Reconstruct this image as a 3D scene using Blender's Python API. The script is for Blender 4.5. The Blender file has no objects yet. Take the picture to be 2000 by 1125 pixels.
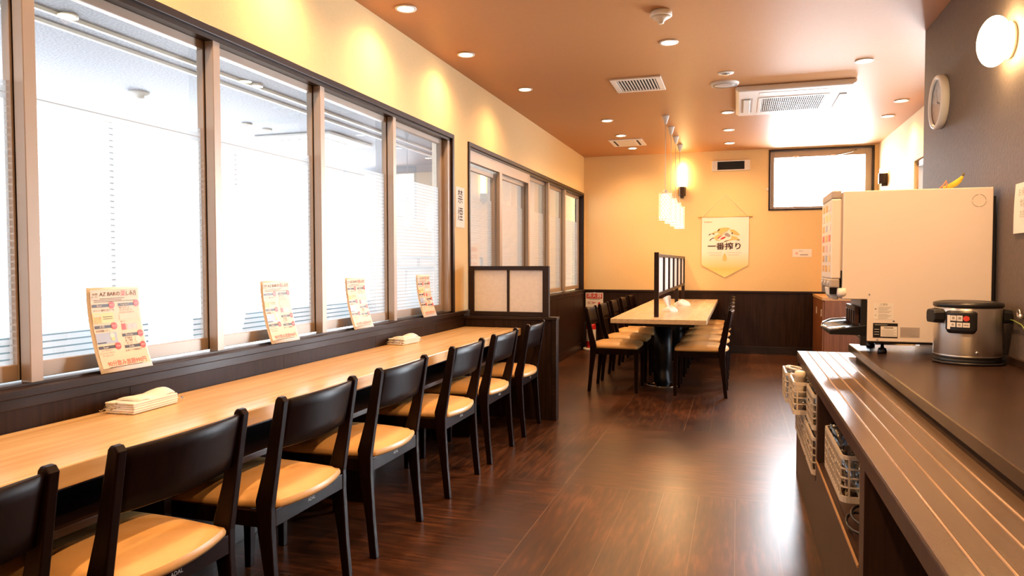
import bpy, bmesh, math, random
from mathutils import Vector, Matrix
random.seed(7)
PI = math.pi
SC = bpy.context.scene
COL = SC.collection

# ------------------------------------------------------------------ camera
cam_d = bpy.data.cameras.new('camera')
cam = bpy.data.objects.new('camera', cam_d)
COL.objects.link(cam)
cam_d.sensor_width = 36.0
cam_d.lens = 1398.57 / 2000.0 * 36.0
cam_d.clip_start = 0.05
yaw, pitch, roll = .30501, .035208, -.001638
fw = Vector((-math.sin(yaw) * math.cos(pitch), math.cos(yaw) * math.cos(pitch), -math.sin(pitch)))
rt = Vector((math.cos(yaw), math.sin(yaw), 0))
up = rt.cross(fw)
rt2 = rt * math.cos(roll) + up * math.sin(roll)
up2 = up * math.cos(roll) - rt * math.sin(roll)
cam.matrix_world = Matrix(((rt2.x, up2.x, -fw.x, 0), (rt2.y, up2.y, -fw.y, 0), (rt2.z, up2.z, -fw.z, 1.2), (0, 0, 0, 1)))
SC.camera = cam

# ------------------------------------------------------------------ exposure and daylight
SC.view_settings.view_transform = 'Standard'
SC.view_settings.look = 'None'
SC.view_settings.gamma = 1.0
SC.view_settings.use_curve_mapping = False
SC.view_settings.exposure = 0.56
SC.cycles.max_bounces = 8
SC.cycles.diffuse_bounces = 4
SC.cycles.glossy_bounces = 4
SC.cycles.transparent_max_bounces = 24
SC.cycles.caustics_reflective = False
SC.cycles.caustics_refractive = False
SC.cycles.sample_clamp_indirect = 6.0
SC.cycles.use_denoising = True
SKY_DIM, SKY_BRIGHT = 2.9, 28.0
DOWN_W = 50.0
WARM = (1.0, 0.54, 0.235)
world = bpy.data.worlds.new('sky')
SC.world = world
world.use_nodes = True
bg = world.node_tree.nodes['Background']
bg.inputs[0].default_value = (0.86, 0.93, 1.0, 1)
# the sunny side of the sky lies behind the back window, the shady side beyond the neighbouring room
wt = world.node_tree
wtc = wt.nodes.new('ShaderNodeTexCoord'); wdot = wt.nodes.new('ShaderNodeVectorMath'); wdot.operation = 'DOT_PRODUCT'
wdot.inputs[1].default_value = Vector((.10, 1, -.15)).normalized()
wt.links.new(wtc.outputs['Generated'], wdot.inputs[0])
wmr = wt.nodes.new('ShaderNodeMapRange'); wmr.interpolation_type = 'SMOOTHSTEP'
wmr.inputs['From Min'].default_value = .5; wmr.inputs['From Max'].default_value = .8
wmr.inputs['To Min'].default_value = SKY_DIM; wmr.inputs['To Max'].default_value = SKY_BRIGHT
wt.links.new(wdot.outputs['Value'], wmr.inputs['Value']); wt.links.new(wmr.outputs[0], bg.inputs[1])


def portal(loc, rot, sx, sy):
    l = bpy.data.lights.new('sky_portal', 'AREA')
    l.shape = 'RECTANGLE'; l.size = sx; l.size_y = sy
    l.cycles.is_portal = True
    o = bpy.data.objects.new('sky_portal', l)
    o.location = loc; o.rotation_euler = rot
    COL.objects.link(o)


portal((0.95, 10.05, 2.24), (PI / 2, 0, PI), 1.06, 0.66)          # back window, facing the room
portal((1.72, 7.0, 1.15), (PI / 2, 0, PI / 2), 1.9, 2.0)           # glazed door of the right wall
portal((-5.62, 4.2, 1.56), (PI / 2, 0, -PI / 2), 13.4, 1.92)         # windows of the neighbouring room


# ------------------------------------------------------------------ materials
def nodes(name):
    m = bpy.data.materials.new(name)
    m.use_nodes = True
    nt = m.node_tree
    return m, nt, nt.nodes['Principled BSDF'], nt.nodes['Material Output']


def pbr(name, col, rough=0.5, metal=0.0, spec=0.5, coat=0.0, emis=None, estr=0.0, var=0.0, vscale=(8, 8, 8),
        bump=0.0, bscale=(60, 60, 60), bdist=0.002, trans=0.0):
    m, nt, p, out = nodes(name)
    N, L = nt.nodes, nt.links
    p.inputs['Base Color'].default_value = (*col, 1)
    p.inputs['Roughness'].default_value = rough
    p.inputs['Metallic'].default_value = metal
    p.inputs['Specular IOR Level'].default_value = spec
    p.inputs['Coat Weight'].default_value = coat
    p.inputs['Coat Roughness'].default_value = 0.08
    p.inputs['Transmission Weight'].default_value = trans
    if emis:
        p.inputs['Emission Color'].default_value = (*emis, 1)
        p.inputs['Emission Strength'].default_value = estr
    tc = N.new('ShaderNodeTexCoord')
    mp = N.new('ShaderNodeMapping'); mp.inputs['Scale'].default_value = vscale
    L.new(tc.outputs['Object'], mp.inputs[0])
    nz = N.new('ShaderNodeTexNoise'); nz.inputs['Scale'].default_value = 1.0; nz.inputs['Detail'].default_value = 6
    L.new(mp.outputs[0], nz.inputs['Vector'])
    cr = N.new('ShaderNodeValToRGB')
    lo = tuple(c * (1 - var) for c in col); hi = tuple(min(1, c * (1 + var)) for c in col)
    cr.color_ramp.elements[0].position = .3; cr.color_ramp.elements[1].position = .7
    cr.color_ramp.elements[0].color = (*lo, 1); cr.color_ramp.elements[1].color = (*hi, 1)
    L.new(nz.outputs[0], cr.inputs[0]); L.new(cr.outputs[0], p.inputs['Base Color'])
    if bump:
        mp2 = N.new('ShaderNodeMapping'); mp2.inputs['Scale'].default_value = bscale
        L.new(tc.outputs['Object'], mp2.inputs[0])
        n2 = N.new('ShaderNodeTexNoise'); n2.inputs['Scale'].default_value = 1.0; n2.inputs['Detail'].default_value = 3
        L.new(mp2.outputs[0], n2.inputs['Vector'])
        b = N.new('ShaderNodeBump'); b.inputs['Strength'].default_value = bump; b.inputs['Distance'].default_value = bdist
        L.new(n2.outputs[0], b.inputs['Height']); L.new(b.outputs[0], p.inputs['Normal'])
    return m


def glass_mat(name, tint=(0.97, 0.99, 1.0), refl=1.0):
    m, nt, p, out = nodes(name)
    N, L = nt.nodes, nt.links
    N.remove(p)
    # Schlick reflection that is the same on both sides of the thin sheet
    lw = N.new('ShaderNodeLayerWeight'); lw.inputs['Blend'].default_value = 0.5
    pw = N.new('ShaderNodeMath'); pw.operation = 'POWER'; pw.inputs[1].default_value = 4.2
    fr = N.new('ShaderNodeMath'); fr.operation = 'MULTIPLY_ADD'; fr.inputs[1].default_value = 0.92; fr.inputs[2].default_value = 0.07
    L.new(lw.outputs['Facing'], pw.inputs[0]); L.new(pw.outputs[0], fr.inputs[0])
    mu = N.new('ShaderNodeMath'); mu.operation = 'MULTIPLY'; mu.inputs[1].default_value = refl; mu.use_clamp = True
    t = N.new('ShaderNodeBsdfTransparent'); t.inputs[0].default_value = (*tint, 1)
    g = N.new('ShaderNodeBsdfGlossy'); g.inputs['Roughness'].default_value = 0.0
    g.inputs['Color'].default_value = (1, 1, 1, 1)
    mx = N.new('ShaderNodeMixShader')
    L.new(fr.outputs[0], mu.inputs[0]); L.new(mu.outputs[0], mx.inputs[0])
    L.new(t.outputs[0], mx.inputs[1]); L.new(g.outputs[0], mx.inputs[2]); L.new(mx.outputs[0], out.inputs[0])
    return m


def film_mat():
    """frosted stick-on film with fine clear lines, thinning out towards its lower edge"""
    m, nt, p, out = nodes('frosted_stripe_film')
    N, L = nt.nodes, nt.links
    N.remove(p)
    geo = N.new('ShaderNodeNewGeometry')
    sep = N.new('ShaderNodeSeparateXYZ'); L.new(geo.outputs['Position'], sep.inputs[0])
    div = N.new('ShaderNodeMath'); div.operation = 'DIVIDE'; div.inputs[1].default_value = 0.0215
    L.new(sep.outputs[2], div.inputs[0])
    frc = N.new('ShaderNodeMath'); frc.operation = 'FRACT'; L.new(div.outputs[0], frc.inputs[0])
    mr = N.new('ShaderNodeMapRange')
    mr.inputs['From Min'].default_value = 0.85; mr.inputs['From Max'].default_value = 1.75
    mr.inputs['To Min'].default_value = 0.24; mr.inputs['To Max'].default_value = 0.14
    L.new(sep.outputs[2], mr.inputs['Value'])
    lt = N.new('ShaderNodeMath'); lt.operation = 'LESS_THAN'
    L.new(frc.outputs[0], lt.inputs[0]); L.new(mr.outputs[0], lt.inputs[1])
    op = N.new('ShaderNodeMapRange')
    op.inputs['To Min'].default_value = 0.82; op.inputs['To Max'].default_value = 0.22
    L.new(lt.outputs[0], op.inputs['Value'])
    t = N.new('ShaderNodeBsdfTransparent')
    d = N.new('ShaderNodeBsdfDiffuse'); d.inputs[0].default_value = (0.86, 0.88, 0.9, 1)
    tl = N.new('ShaderNodeBsdfTranslucent'); tl.inputs[0].default_value = (0.86, 0.90, 0.93, 1)
    a = N.new('ShaderNodeMixShader'); a.inputs[0].default_value = 0.6
    L.new(d.outputs[0], a.inputs[1]); L.new(tl.outputs[0], a.inputs[2])
    mx = N.new('ShaderNodeMixShader')
    L.new(op.outputs[0], mx.inputs[0]); L.new(t.outputs[0], mx.inputs[1]); L.new(a.outputs[0], mx.inputs[2])
    L.new(mx.outputs[0], out.inputs[0])
    return m


def wood_mat(name, c1, c2, scale=(3, 60, 60), rough=0.4, coat=0.0, spec=0.5, bump=0.05):
    m, nt, p, out = nodes(name)
    N, L = nt.nodes, nt.links
    tc = N.new('ShaderNodeTexCoord')
    mp = N.new('ShaderNodeMapping'); mp.inputs['Scale'].default_value = scale
    L.new(tc.outputs['Object'], mp.inputs[0])
    nz = N.new('ShaderNodeTexNoise'); nz.inputs['Scale'].default_value = 1; nz.inputs['Detail'].default_value = 8
    nz.inputs['Distortion'].default_value = 0.6
    L.new(mp.outputs[0], nz.inputs['Vector'])
    cr = N.new('ShaderNodeValToRGB')
    cr.color_ramp.elements[0].position = .32; cr.color_ramp.elements[1].position = .68
    cr.color_ramp.elements[0].color = (*c1, 1); cr.color_ramp.elements[1].color = (*c2, 1)
    L.new(nz.outputs[0], cr.inputs[0]); L.new(cr.outputs[0], p.inputs['Base Color'])
    b = N.new('ShaderNodeBump'); b.inputs['Strength'].default_value = bump; b.inputs['Distance'].default_value = 0.001
    L.new(nz.outputs[0], b.inputs['Height']); L.new(b.outputs[0], p.inputs['Normal'])
    p.inputs['Roughness'].default_value = rough
    p.inputs['Coat Weight'].default_value = coat; p.inputs['Coat Roughness'].default_value = 0.12
    p.inputs['Specular IOR Level'].default_value = spec
    return m


def floor_mat():
    """vinyl planks laid in blocks 1.24 m wide whose grain turns from block to block"""
    m, nt, p, out = nodes('dark_wood_floor')
    N, L = nt.nodes, nt.links

    def math_(op, a=None, b=None, c=None):
        n = N.new('ShaderNodeMath'); n.operation = op
        for i, v in enumerate((a, b, c)):
            if v is None: continue
            if isinstance(v, (int, float)): n.inputs[i].default_value = v
            else: L.new(v, n.inputs[i])
        return n.outputs[0]
    geo = N.new('ShaderNodeNewGeometry')
    sep = N.new('ShaderNodeSeparateXYZ'); L.new(geo.outputs['Position'], sep.inputs[0])
    X, Y = sep.outputs[0], sep.outputs[1]
    PW, BX, BY = 0.1771, 1.24, 1.43
    bx = math_('DIVIDE', math_('ADD', X, 0.88 + 20 * BX), BX)
    by = math_('DIVIDE', math_('ADD', Y, -3.77 + 20 * BY), BY)
    fx, fy = math_('FLOOR', bx), math_('FLOOR', by)
    par = math_('MODULO', math_('ADD', fx, fy), 2.0)          # block -0.88..0.36 / 3.77..5.2 is even (0): cross grain
    # plank joints along y in odd blocks
    px = math_('FRACT', math_('DIVIDE', math_('ADD', X, 0.88 + 20 * BX), PW))
    jx = math_('LESS_THAN', math_('MINIMUM', px, math_('SUBTRACT', 1.0, px)), 0.008)
    py = math_('FRACT', math_('DIVIDE', math_('ADD', Y, -3.77 + 20 * BY), BY / 8))
    jy = math_('LESS_THAN', math_('MINIMUM', py, math_('SUBTRACT', 1.0, py)), 0.004)
    ex = math_('FRACT', bx); ex = math_('LESS_THAN', math_('MINIMUM', ex, math_('SUBTRACT', 1.0, ex)), 0.0014)
    ey = math_('FRACT', by); ey = math_('LESS_THAN', math_('MINIMUM', ey, math_('SUBTRACT', 1.0, ey)), 0.0010)
    joint = math_('MAXIMUM', math_('MAXIMUM', math_('MULTIPLY', jx, par), math_('MULTIPLY', math_('MULTIPLY', jy, 0.25), math_('SUBTRACT', 1.0, par))), math_('MAXIMUM', ex, ey))

    def grain(sx, sy):
        cmb = N.new('ShaderNodeCombineXYZ')
        L.new(math_('MULTIPLY', X, sx), cmb.inputs[0]); L.new(math_('MULTIPLY', Y, sy), cmb.inputs[1])
        L.new(math_('ADD', fx, math_('MULTIPLY', fy, 3.0)), cmb.inputs[2])
        n = N.new('ShaderNodeTexNoise'); n.inputs['Scale'].default_value = 1; n.inputs['Detail'].default_value = 9
        n.inputs['Roughness'].default_value = 0.55; n.inputs['Distortion'].default_value = 0.0
        L.new(cmb.outputs[0], n.inputs['Vector'])
        return n.outputs[0]
    ga, gb = grain(46, 5.0), grain(5.0, 46)
    g = math_('ADD', math_('MULTIPLY', ga, par), math_('MULTIPLY', gb, math_('SUBTRACT', 1.0, par)))
    big = N.new('ShaderNodeTexNoise'); big.inputs['Scale'].default_value = 1.6; big.inputs['Detail'].default_value = 4
    L.new(geo.outputs['Position'], big.inputs['Vector'])
    g2 = math_('ADD', math_('MULTIPLY', g, 0.55), math_('MULTIPLY', big.outputs[0], 0.45))
    cr = N.new('ShaderNodeValToRGB')
    e = cr.color_ramp.elements
    e[0].position = .33; e[0].color = (0.012, 0.005, 0.003, 1)
    e[1].position = .68; e[1].color = (0.160, 0.056, 0.020, 1)
    k = cr.color_ramp.elements.new(.5); k.color = (0.052, 0.0185, 0.0075, 1)
    L.new(g2, cr.inputs[0])
    mx = N.new('ShaderNodeMix'); mx.data_type = 'RGBA'
    L.new(joint, mx.inputs['Factor']); L.new(cr.outputs[0], mx.inputs['A'])
    mx.inputs['B'].default_value = (0.15, 0.085, 0.05, 1)
    L.new(mx.outputs['Result'], p.inputs['Base Color'])
    p.inputs['Roughness'].default_value = 0.30
    p.inputs['Specular IOR Level'].default_value = 0.8
    b = N.new('ShaderNodeBump'); b.inputs['Strength'].default_value = 0.12; b.inputs['Distance'].default_value = 0.0008
    b.invert = False
    hh = math_('SUBTRACT', math_('MULTIPLY', g, 0.45), joint)
    L.new(hh, b.inputs['Height']); L.new(b.outputs[0], p.inputs['Normal'])
    return m


def weave_mat(name, col, rough, sx, sz, strength=0.3, metal=0.0, spec=0.5, var=0.05):
    """woven wallpaper: fine threads across and along"""
    m, nt, p, out = nodes(name)
    N, L = nt.nodes, nt.links
    geo = N.new('ShaderNodeNewGeometry')
    hs = []
    for s in (sx, sz):
        mp = N.new('ShaderNodeMapping'); mp.inputs['Scale'].default_value = s
        L.new(geo.outputs['Position'], mp.inputs[0])
        n = N.new('ShaderNodeTexNoise'); n.inputs['Scale'].default_value = 1; n.inputs['Detail'].default_value = 2
        L.new(mp.outputs[0], n.inputs['Vector']); hs.append(n.outputs[0])
    ad = N.new('ShaderNodeMath'); ad.operation = 'ADD'
    L.new(hs[0], ad.inputs[0]); L.new(hs[1], ad.inputs[1])
    cr = N.new('ShaderNodeMapRange'); cr.inputs['From Min'].default_value = .7; cr.inputs['From Max'].default_value = 1.3
    cr.inputs['To Min'].default_value = 1 - var; cr.inputs['To Max'].default_value = 1 + var
    L.new(ad.outputs[0], cr.inputs['Value'])
    vm = N.new('ShaderNodeVectorMath'); vm.operation = 'SCALE'; vm.inputs[0].default_value = col
    L.new(cr.outputs[0], vm.inputs['Scale']); L.new(vm.outputs[0], p.inputs['Base Color'])
    b = N.new('ShaderNodeBump'); b.inputs['Strength'].default_value = strength; b.inputs['Distance'].default_value = 0.001
    L.new(ad.outputs[0], b.inputs['Height']); L.new(b.outputs[0], p.inputs['Normal'])
    p.inputs['Roughness'].default_value = rough
    p.inputs['Metallic'].default_value = metal
    p.inputs['Specular IOR Level'].default_value = spec
    return m


def translucent_mat(name, col, fac=0.5):
    m, nt, p, out = nodes(name)
    N, L = nt.nodes, nt.links
    N.remove(p)
    nz = N.new('ShaderNodeTexNoise'); nz.inputs['Scale'].default_value = 40
    geo = N.new('ShaderNodeNewGeometry'); L.new(geo.outputs['Position'], nz.inputs['Vector'])
    mr = N.new('ShaderNodeMapRange'); mr.inputs['To Min'].default_value = .88; mr.inputs['To Max'].default_value = 1.05
    L.new(nz.outputs[0], mr.inputs['Value'])
    vm = N.new('ShaderNodeVectorMath'); vm.operation = 'SCALE'; vm.inputs[0].default_value = col
    L.new(mr.outputs[0], vm.inputs['Scale'])
    d = N.new('ShaderNodeBsdfDiffuse'); t = N.new('ShaderNodeBsdfTranslucent')
    L.new(vm.outputs[0], d.inputs[0]); L.new(vm.outputs[0], t.inputs[0])
    mx = N.new('ShaderNodeMixShader'); mx.inputs[0].default_value = fac
    L.new(d.outputs[0], mx.inputs[1]); L.new(t.outputs[0], mx.inputs[2]); L.new(mx.outputs[0], out.inputs[0])
    return m


M = {}
M['floor'] = floor_mat()
M['wall'] = weave_mat('cream_woven_wallpaper', (0.81, 0.595, 0.30), 0.75, (30, 30, 420), (420, 420, 40), 0.25)
M['wall_grey'] = weave_mat('taupe_ribbed_wallpaper', (0.135, 0.104, 0.088), 0.6, (230, 230, 22), (90, 90, 60), 1.0, var=0.16)
M['ceiling'] = weave_mat('copper_toned_ceiling_paper', (0.48, 0.22, 0.082), 0.48, (16, 380, 10), (380, 16, 10), 0.25, metal=0.05, spec=0.5)
M['wainscot'] = wood_mat('dark_wainscot_laminate', (0.018, 0.0085, 0.006), (0.036, 0.018, 0.0125), (70, 70, 3), 0.45, spec=0.16)
M['dark_trim'] = wood_mat('dark_brown_trim', (0.016, 0.008, 0.006), (0.03, 0.015, 0.011), (4, 4, 60), 0.36, spec=0.3)
M['chair_wood'] = wood_mat('espresso_lacquered_wood', (0.006, 0.0022, 0.0018), (0.012, 0.0045, 0.0035), (40, 40, 4), 0.32, spec=0.12)
M['seat'] = pbr('tan_vinyl', (0.76, 0.46, 0.18), 0.36, var=0.04, vscale=(30, 30, 30), bump=0.12, bscale=(220, 220, 220), bdist=0.001)
M['oak'] = wood_mat('light_oak_laminate', (0.66, 0.43, 0.21), (0.82, 0.59, 0.32), (28, 1.6, 28), 0.27, spec=0.5)
M['table_oak'] = wood_mat('pale_oak_laminate', (0.60, 0.45, 0.28), (0.74, 0.58, 0.38), (28, 1.6, 28), 0.27)
M['alu'] = pbr('champagne_anodised_aluminium', (0.45, 0.36, 0.29), 0.4, metal=0.25, var=0.02)
M['alu_grey'] = pbr('grey_anodised_aluminium', (0.50, 0.50, 0.50), 0.36, metal=0.5, var=0.02)
M['bronze'] = pbr('bronze_window_track', (0.06, 0.038, 0.028), 0.35, metal=0.5)
M['glass'] = glass_mat('window_glass')
M['film'] = film_mat()
M['clear_glass'] = glass_mat('drinking_glass', (0.90, 0.93, 0.96), 2.2)
M['plastic_wrap'] = glass_mat('clear_plastic', (0.98, 0.98, 0.98), 1.5)
M['white'] = pbr('white_plastic', (0.82, 0.80, 0.76), 0.4, var=0.01)
M['white_paper'] = pbr('white_paper', (0.86, 0.84, 0.80), 0.8, var=0.02)
M['tissue'] = pbr('paper_napkin', (0.95, 0.93, 0.90), 0.9, var=0.02, bump=0.3, bscale=(50, 50, 50), bdist=0.004)
M['black'] = pbr('black_plastic', (0.012, 0.012, 0.014), 0.35)
M['black_metal'] = pbr('black_painted_metal', (0.010, 0.011, 0.014), 0.3, metal=0.3)
M['dark_void'] = pbr('dark_grille_recess', (0.03, 0.026, 0.024), 0.8)
M['chrome'] = pbr('polished_steel', (0.72, 0.72, 0.72), 0.12, metal=1.0, var=0.01)
M['steel'] = pbr('brushed_steel', (0.84, 0.82, 0.79), 0.2, metal=1.0, var=0.03, vscale=(90, 90, 2), bump=0.05, bscale=(200, 200, 2))
_nt = M['steel'].node_tree; _p = _nt.nodes['Principled BSDF']
_tg = _nt.nodes.new('ShaderNodeTangent'); _tg.direction_type = 'RADIAL'; _tg.axis = 'Z'
_nt.links.new(_tg.outputs[0], _p.inputs['Tangent']); _p.inputs['Anisotropic'].default_value = 0.92; _p.inputs['Anisotropic Rotation'].default_value = 0.25
_p.inputs['Roughness'].default_value = 0.34
M['machine'] = pbr('cream_enamel_panel', (0.86, 0.79, 0.73), 0.42, var=0.01)
M['machine_grey'] = pbr('warm_grey_plastic', (0.46, 0.41, 0.38), 0.4)
M['counter'] = wood_mat('brown_counter_laminate', (0.030, 0.015, 0.010), (0.046, 0.024, 0.015), (10, 4, 10), 0.27, spec=0.4)
M['tray_top'] = pbr('bronze_tray_rail_top', (0.135, 0.090, 0.064), 0.24, metal=0.25, var=0.06, vscale=(40, 6, 40), bump=0.06, bscale=(300, 300, 300))
M['tray_rib'] = pbr('pale_bronze_rib', (0.55, 0.38, 0.25), 0.25, metal=0.6)
M['cab_wood'] = wood_mat('counter_front_laminate', (0.042, 0.020, 0.014), (0.064, 0.032, 0.022), (60, 60, 3), 0.42, spec=0.22)
M['red_wood'] = wood_mat('reddish_cabinet_wood', (0.17, 0.058, 0.022), (0.26, 0.098, 0.038), (60, 60, 3), 0.35)
M['tan_edge'] = wood_mat('tan_cabinet_top', (0.50, 0.27, 0.11), (0.62, 0.36, 0.16), (30, 3, 30), 0.35)
M['shoji'] = translucent_mat('shoji_paper', (0.93, 0.94, 0.97), 0.12)
M['curtain'] = translucent_mat('sheer_curtain_cloth', (0.82, 0.76, 0.68), 0.5)
M['adj_ceiling'] = pbr('speckled_ceiling_tile', (0.33, 0.33, 0.36), 0.9, var=0.28, vscale=(70, 70, 70))
M['adj_wall'] = pbr('pale_room_wall', (0.62, 0.52, 0.42), 0.8)
M['adj_low'] = pbr('blue_grey_dado', (0.06, 0.27, 0.38), 0.7)
M['adj_floor'] = pbr('grey_carpet', (0.30, 0.30, 0.30), 0.9, var=0.1)
M['basket'] = pbr('ivory_rack_plastic', (0.66, 0.58, 0.47), 0.45)
M['ivory'] = pbr('ivory_plastic', (0.78, 0.70, 0.56), 0.4)
M['red'] = pbr('extinguisher_red', (0.52, 0.016, 0.014), 0.3)
M['sign_red'] = pbr('sign_red_ink', (0.52, 0.02, 0.02), 0.6)
M['ink'] = pbr('dark_brown_ink', (0.045, 0.022, 0.02), 0.7)
M['ink_grey'] = pbr('grey_ink', (0.36, 0.32, 0.30), 0.7)
M['ink_pink'] = pbr('faded_pink_ink', (0.78, 0.50, 0.42), 0.7)
M['menu_paper'] = pbr('peach_menu_print', (0.88, 0.66, 0.48), 0.4, var=0.05, vscale=(30, 8, 30))
M['menu_red'] = pbr('menu_red_print', (0.72, 0.07, 0.05), 0.35)
M['menu_black'] = pbr('menu_chalkboard_print', (0.06, 0.045, 0.04), 0.35)
M['menu_orange'] = pbr('menu_beer_print', (0.85, 0.42, 0.07), 0.35, var=0.25, vscale=(60, 60, 60))
M['menu_gold'] = pbr('menu_pale_gold_print', (0.90, 0.68, 0.28), 0.35)
M['menu_blue'] = pbr('menu_blue_print', (0.42, 0.50, 0.66), 0.35)
M['menu_pink'] = pbr('menu_pink_print', (0.86, 0.55, 0.55), 0.35, var=0.2, vscale=(120, 120, 120))
M['gold_rod'] = pbr('gold_plastic', (0.80, 0.58, 0.22), 0.35, metal=0.2)
M['lamp_on'] = pbr('lit_lamp', (1, .8, .5), 0.5, emis=(1.0, 0.80, 0.46), estr=22)
M['lamp_dim'] = pbr('lit_lamp_dim', (1, .9, .7), 0.5, emis=(1.0, 0.86, 0.62), estr=3.5)
M['lamp_tube'] = pbr('lit_tube_glass', (1, .85, .6), 0.4, emis=(1.0, 0.66, 0.28), estr=24)
M['lamp_globe'] = pbr('lit_opal_glass', (1, .85, .6), 0.3, emis=(1.0, 0.66, 0.30), estr=34)
M['lamp_pendant'] = pbr('lit_pendant_glass', (1, .85, .6), 0.4, emis=(1.0, 0.80, 0.46), estr=2.0)
M['lattice'] = pbr('cream_lattice_shade', (0.86, 0.74, 0.52), 0.5, emis=(1.0, 0.78, 0.45), estr=0.3)
M['white_trim'] = pbr('white_enamel_ring', (0.84, 0.78, 0.70), 0.4)
M['clock_face'] = pbr('clock_face_pearl', (0.62, 0.54, 0.48), 0.3)
M['banana'] = pbr('banana_yellow', (0.78, 0.58, 0.05), 0.5, var=0.3, vscale=(14, 14, 14))
M['banana_tip'] = pbr('banana_stem_brown', (0.16, 0.12, 0.06), 0.7)
M['orange'] = pbr('orange_ribbon', (0.86, 0.30, 0.14), 0.6)
M['green_cord'] = pbr('green_earth_wire', (0.20, 0.26, 0.07), 0.5)
M['skirting'] = wood_mat('dark_skirting', (0.012, 0.006, 0.004), (0.022, 0.011, 0.008), (4, 4, 60), 0.35)


# banner fabric: white print that turns gold in its lower third
def banner_mat():
    m, nt, p, out = nodes('banner_print')
    N, L = nt.nodes, nt.links
    geo = N.new('ShaderNodeNewGeometry'); sep = N.new('ShaderNodeSeparateXYZ')
    L.new(geo.outputs['Position'], sep.inputs[0])
    cr = N.new('ShaderNodeValToRGB')
    mr = N.new('ShaderNodeMapRange'); mr.inputs['From Min'].default_value = 1.0; mr.inputs['From Max'].default_value = 1.8
    L.new(sep.outputs[2], mr.inputs['Value']); L.new(mr.outputs[0], cr.inputs[0])
    e = cr.color_ramp.elements
    e[0].position = 0; e[0].color = (0.90, 0.76, 0.30, 1)
    e[1].position = .42; e[1].color = (0.88, 0.83, 0.74, 1)
    k = e.new(.14); k.color = (0.86, 0.62, 0.20, 1)
    L.new(cr.outputs[0], p.inputs['Base Color']); p.inputs['Roughness'].default_value = .7
    return m


M['banner'] = banner_mat()


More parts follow.
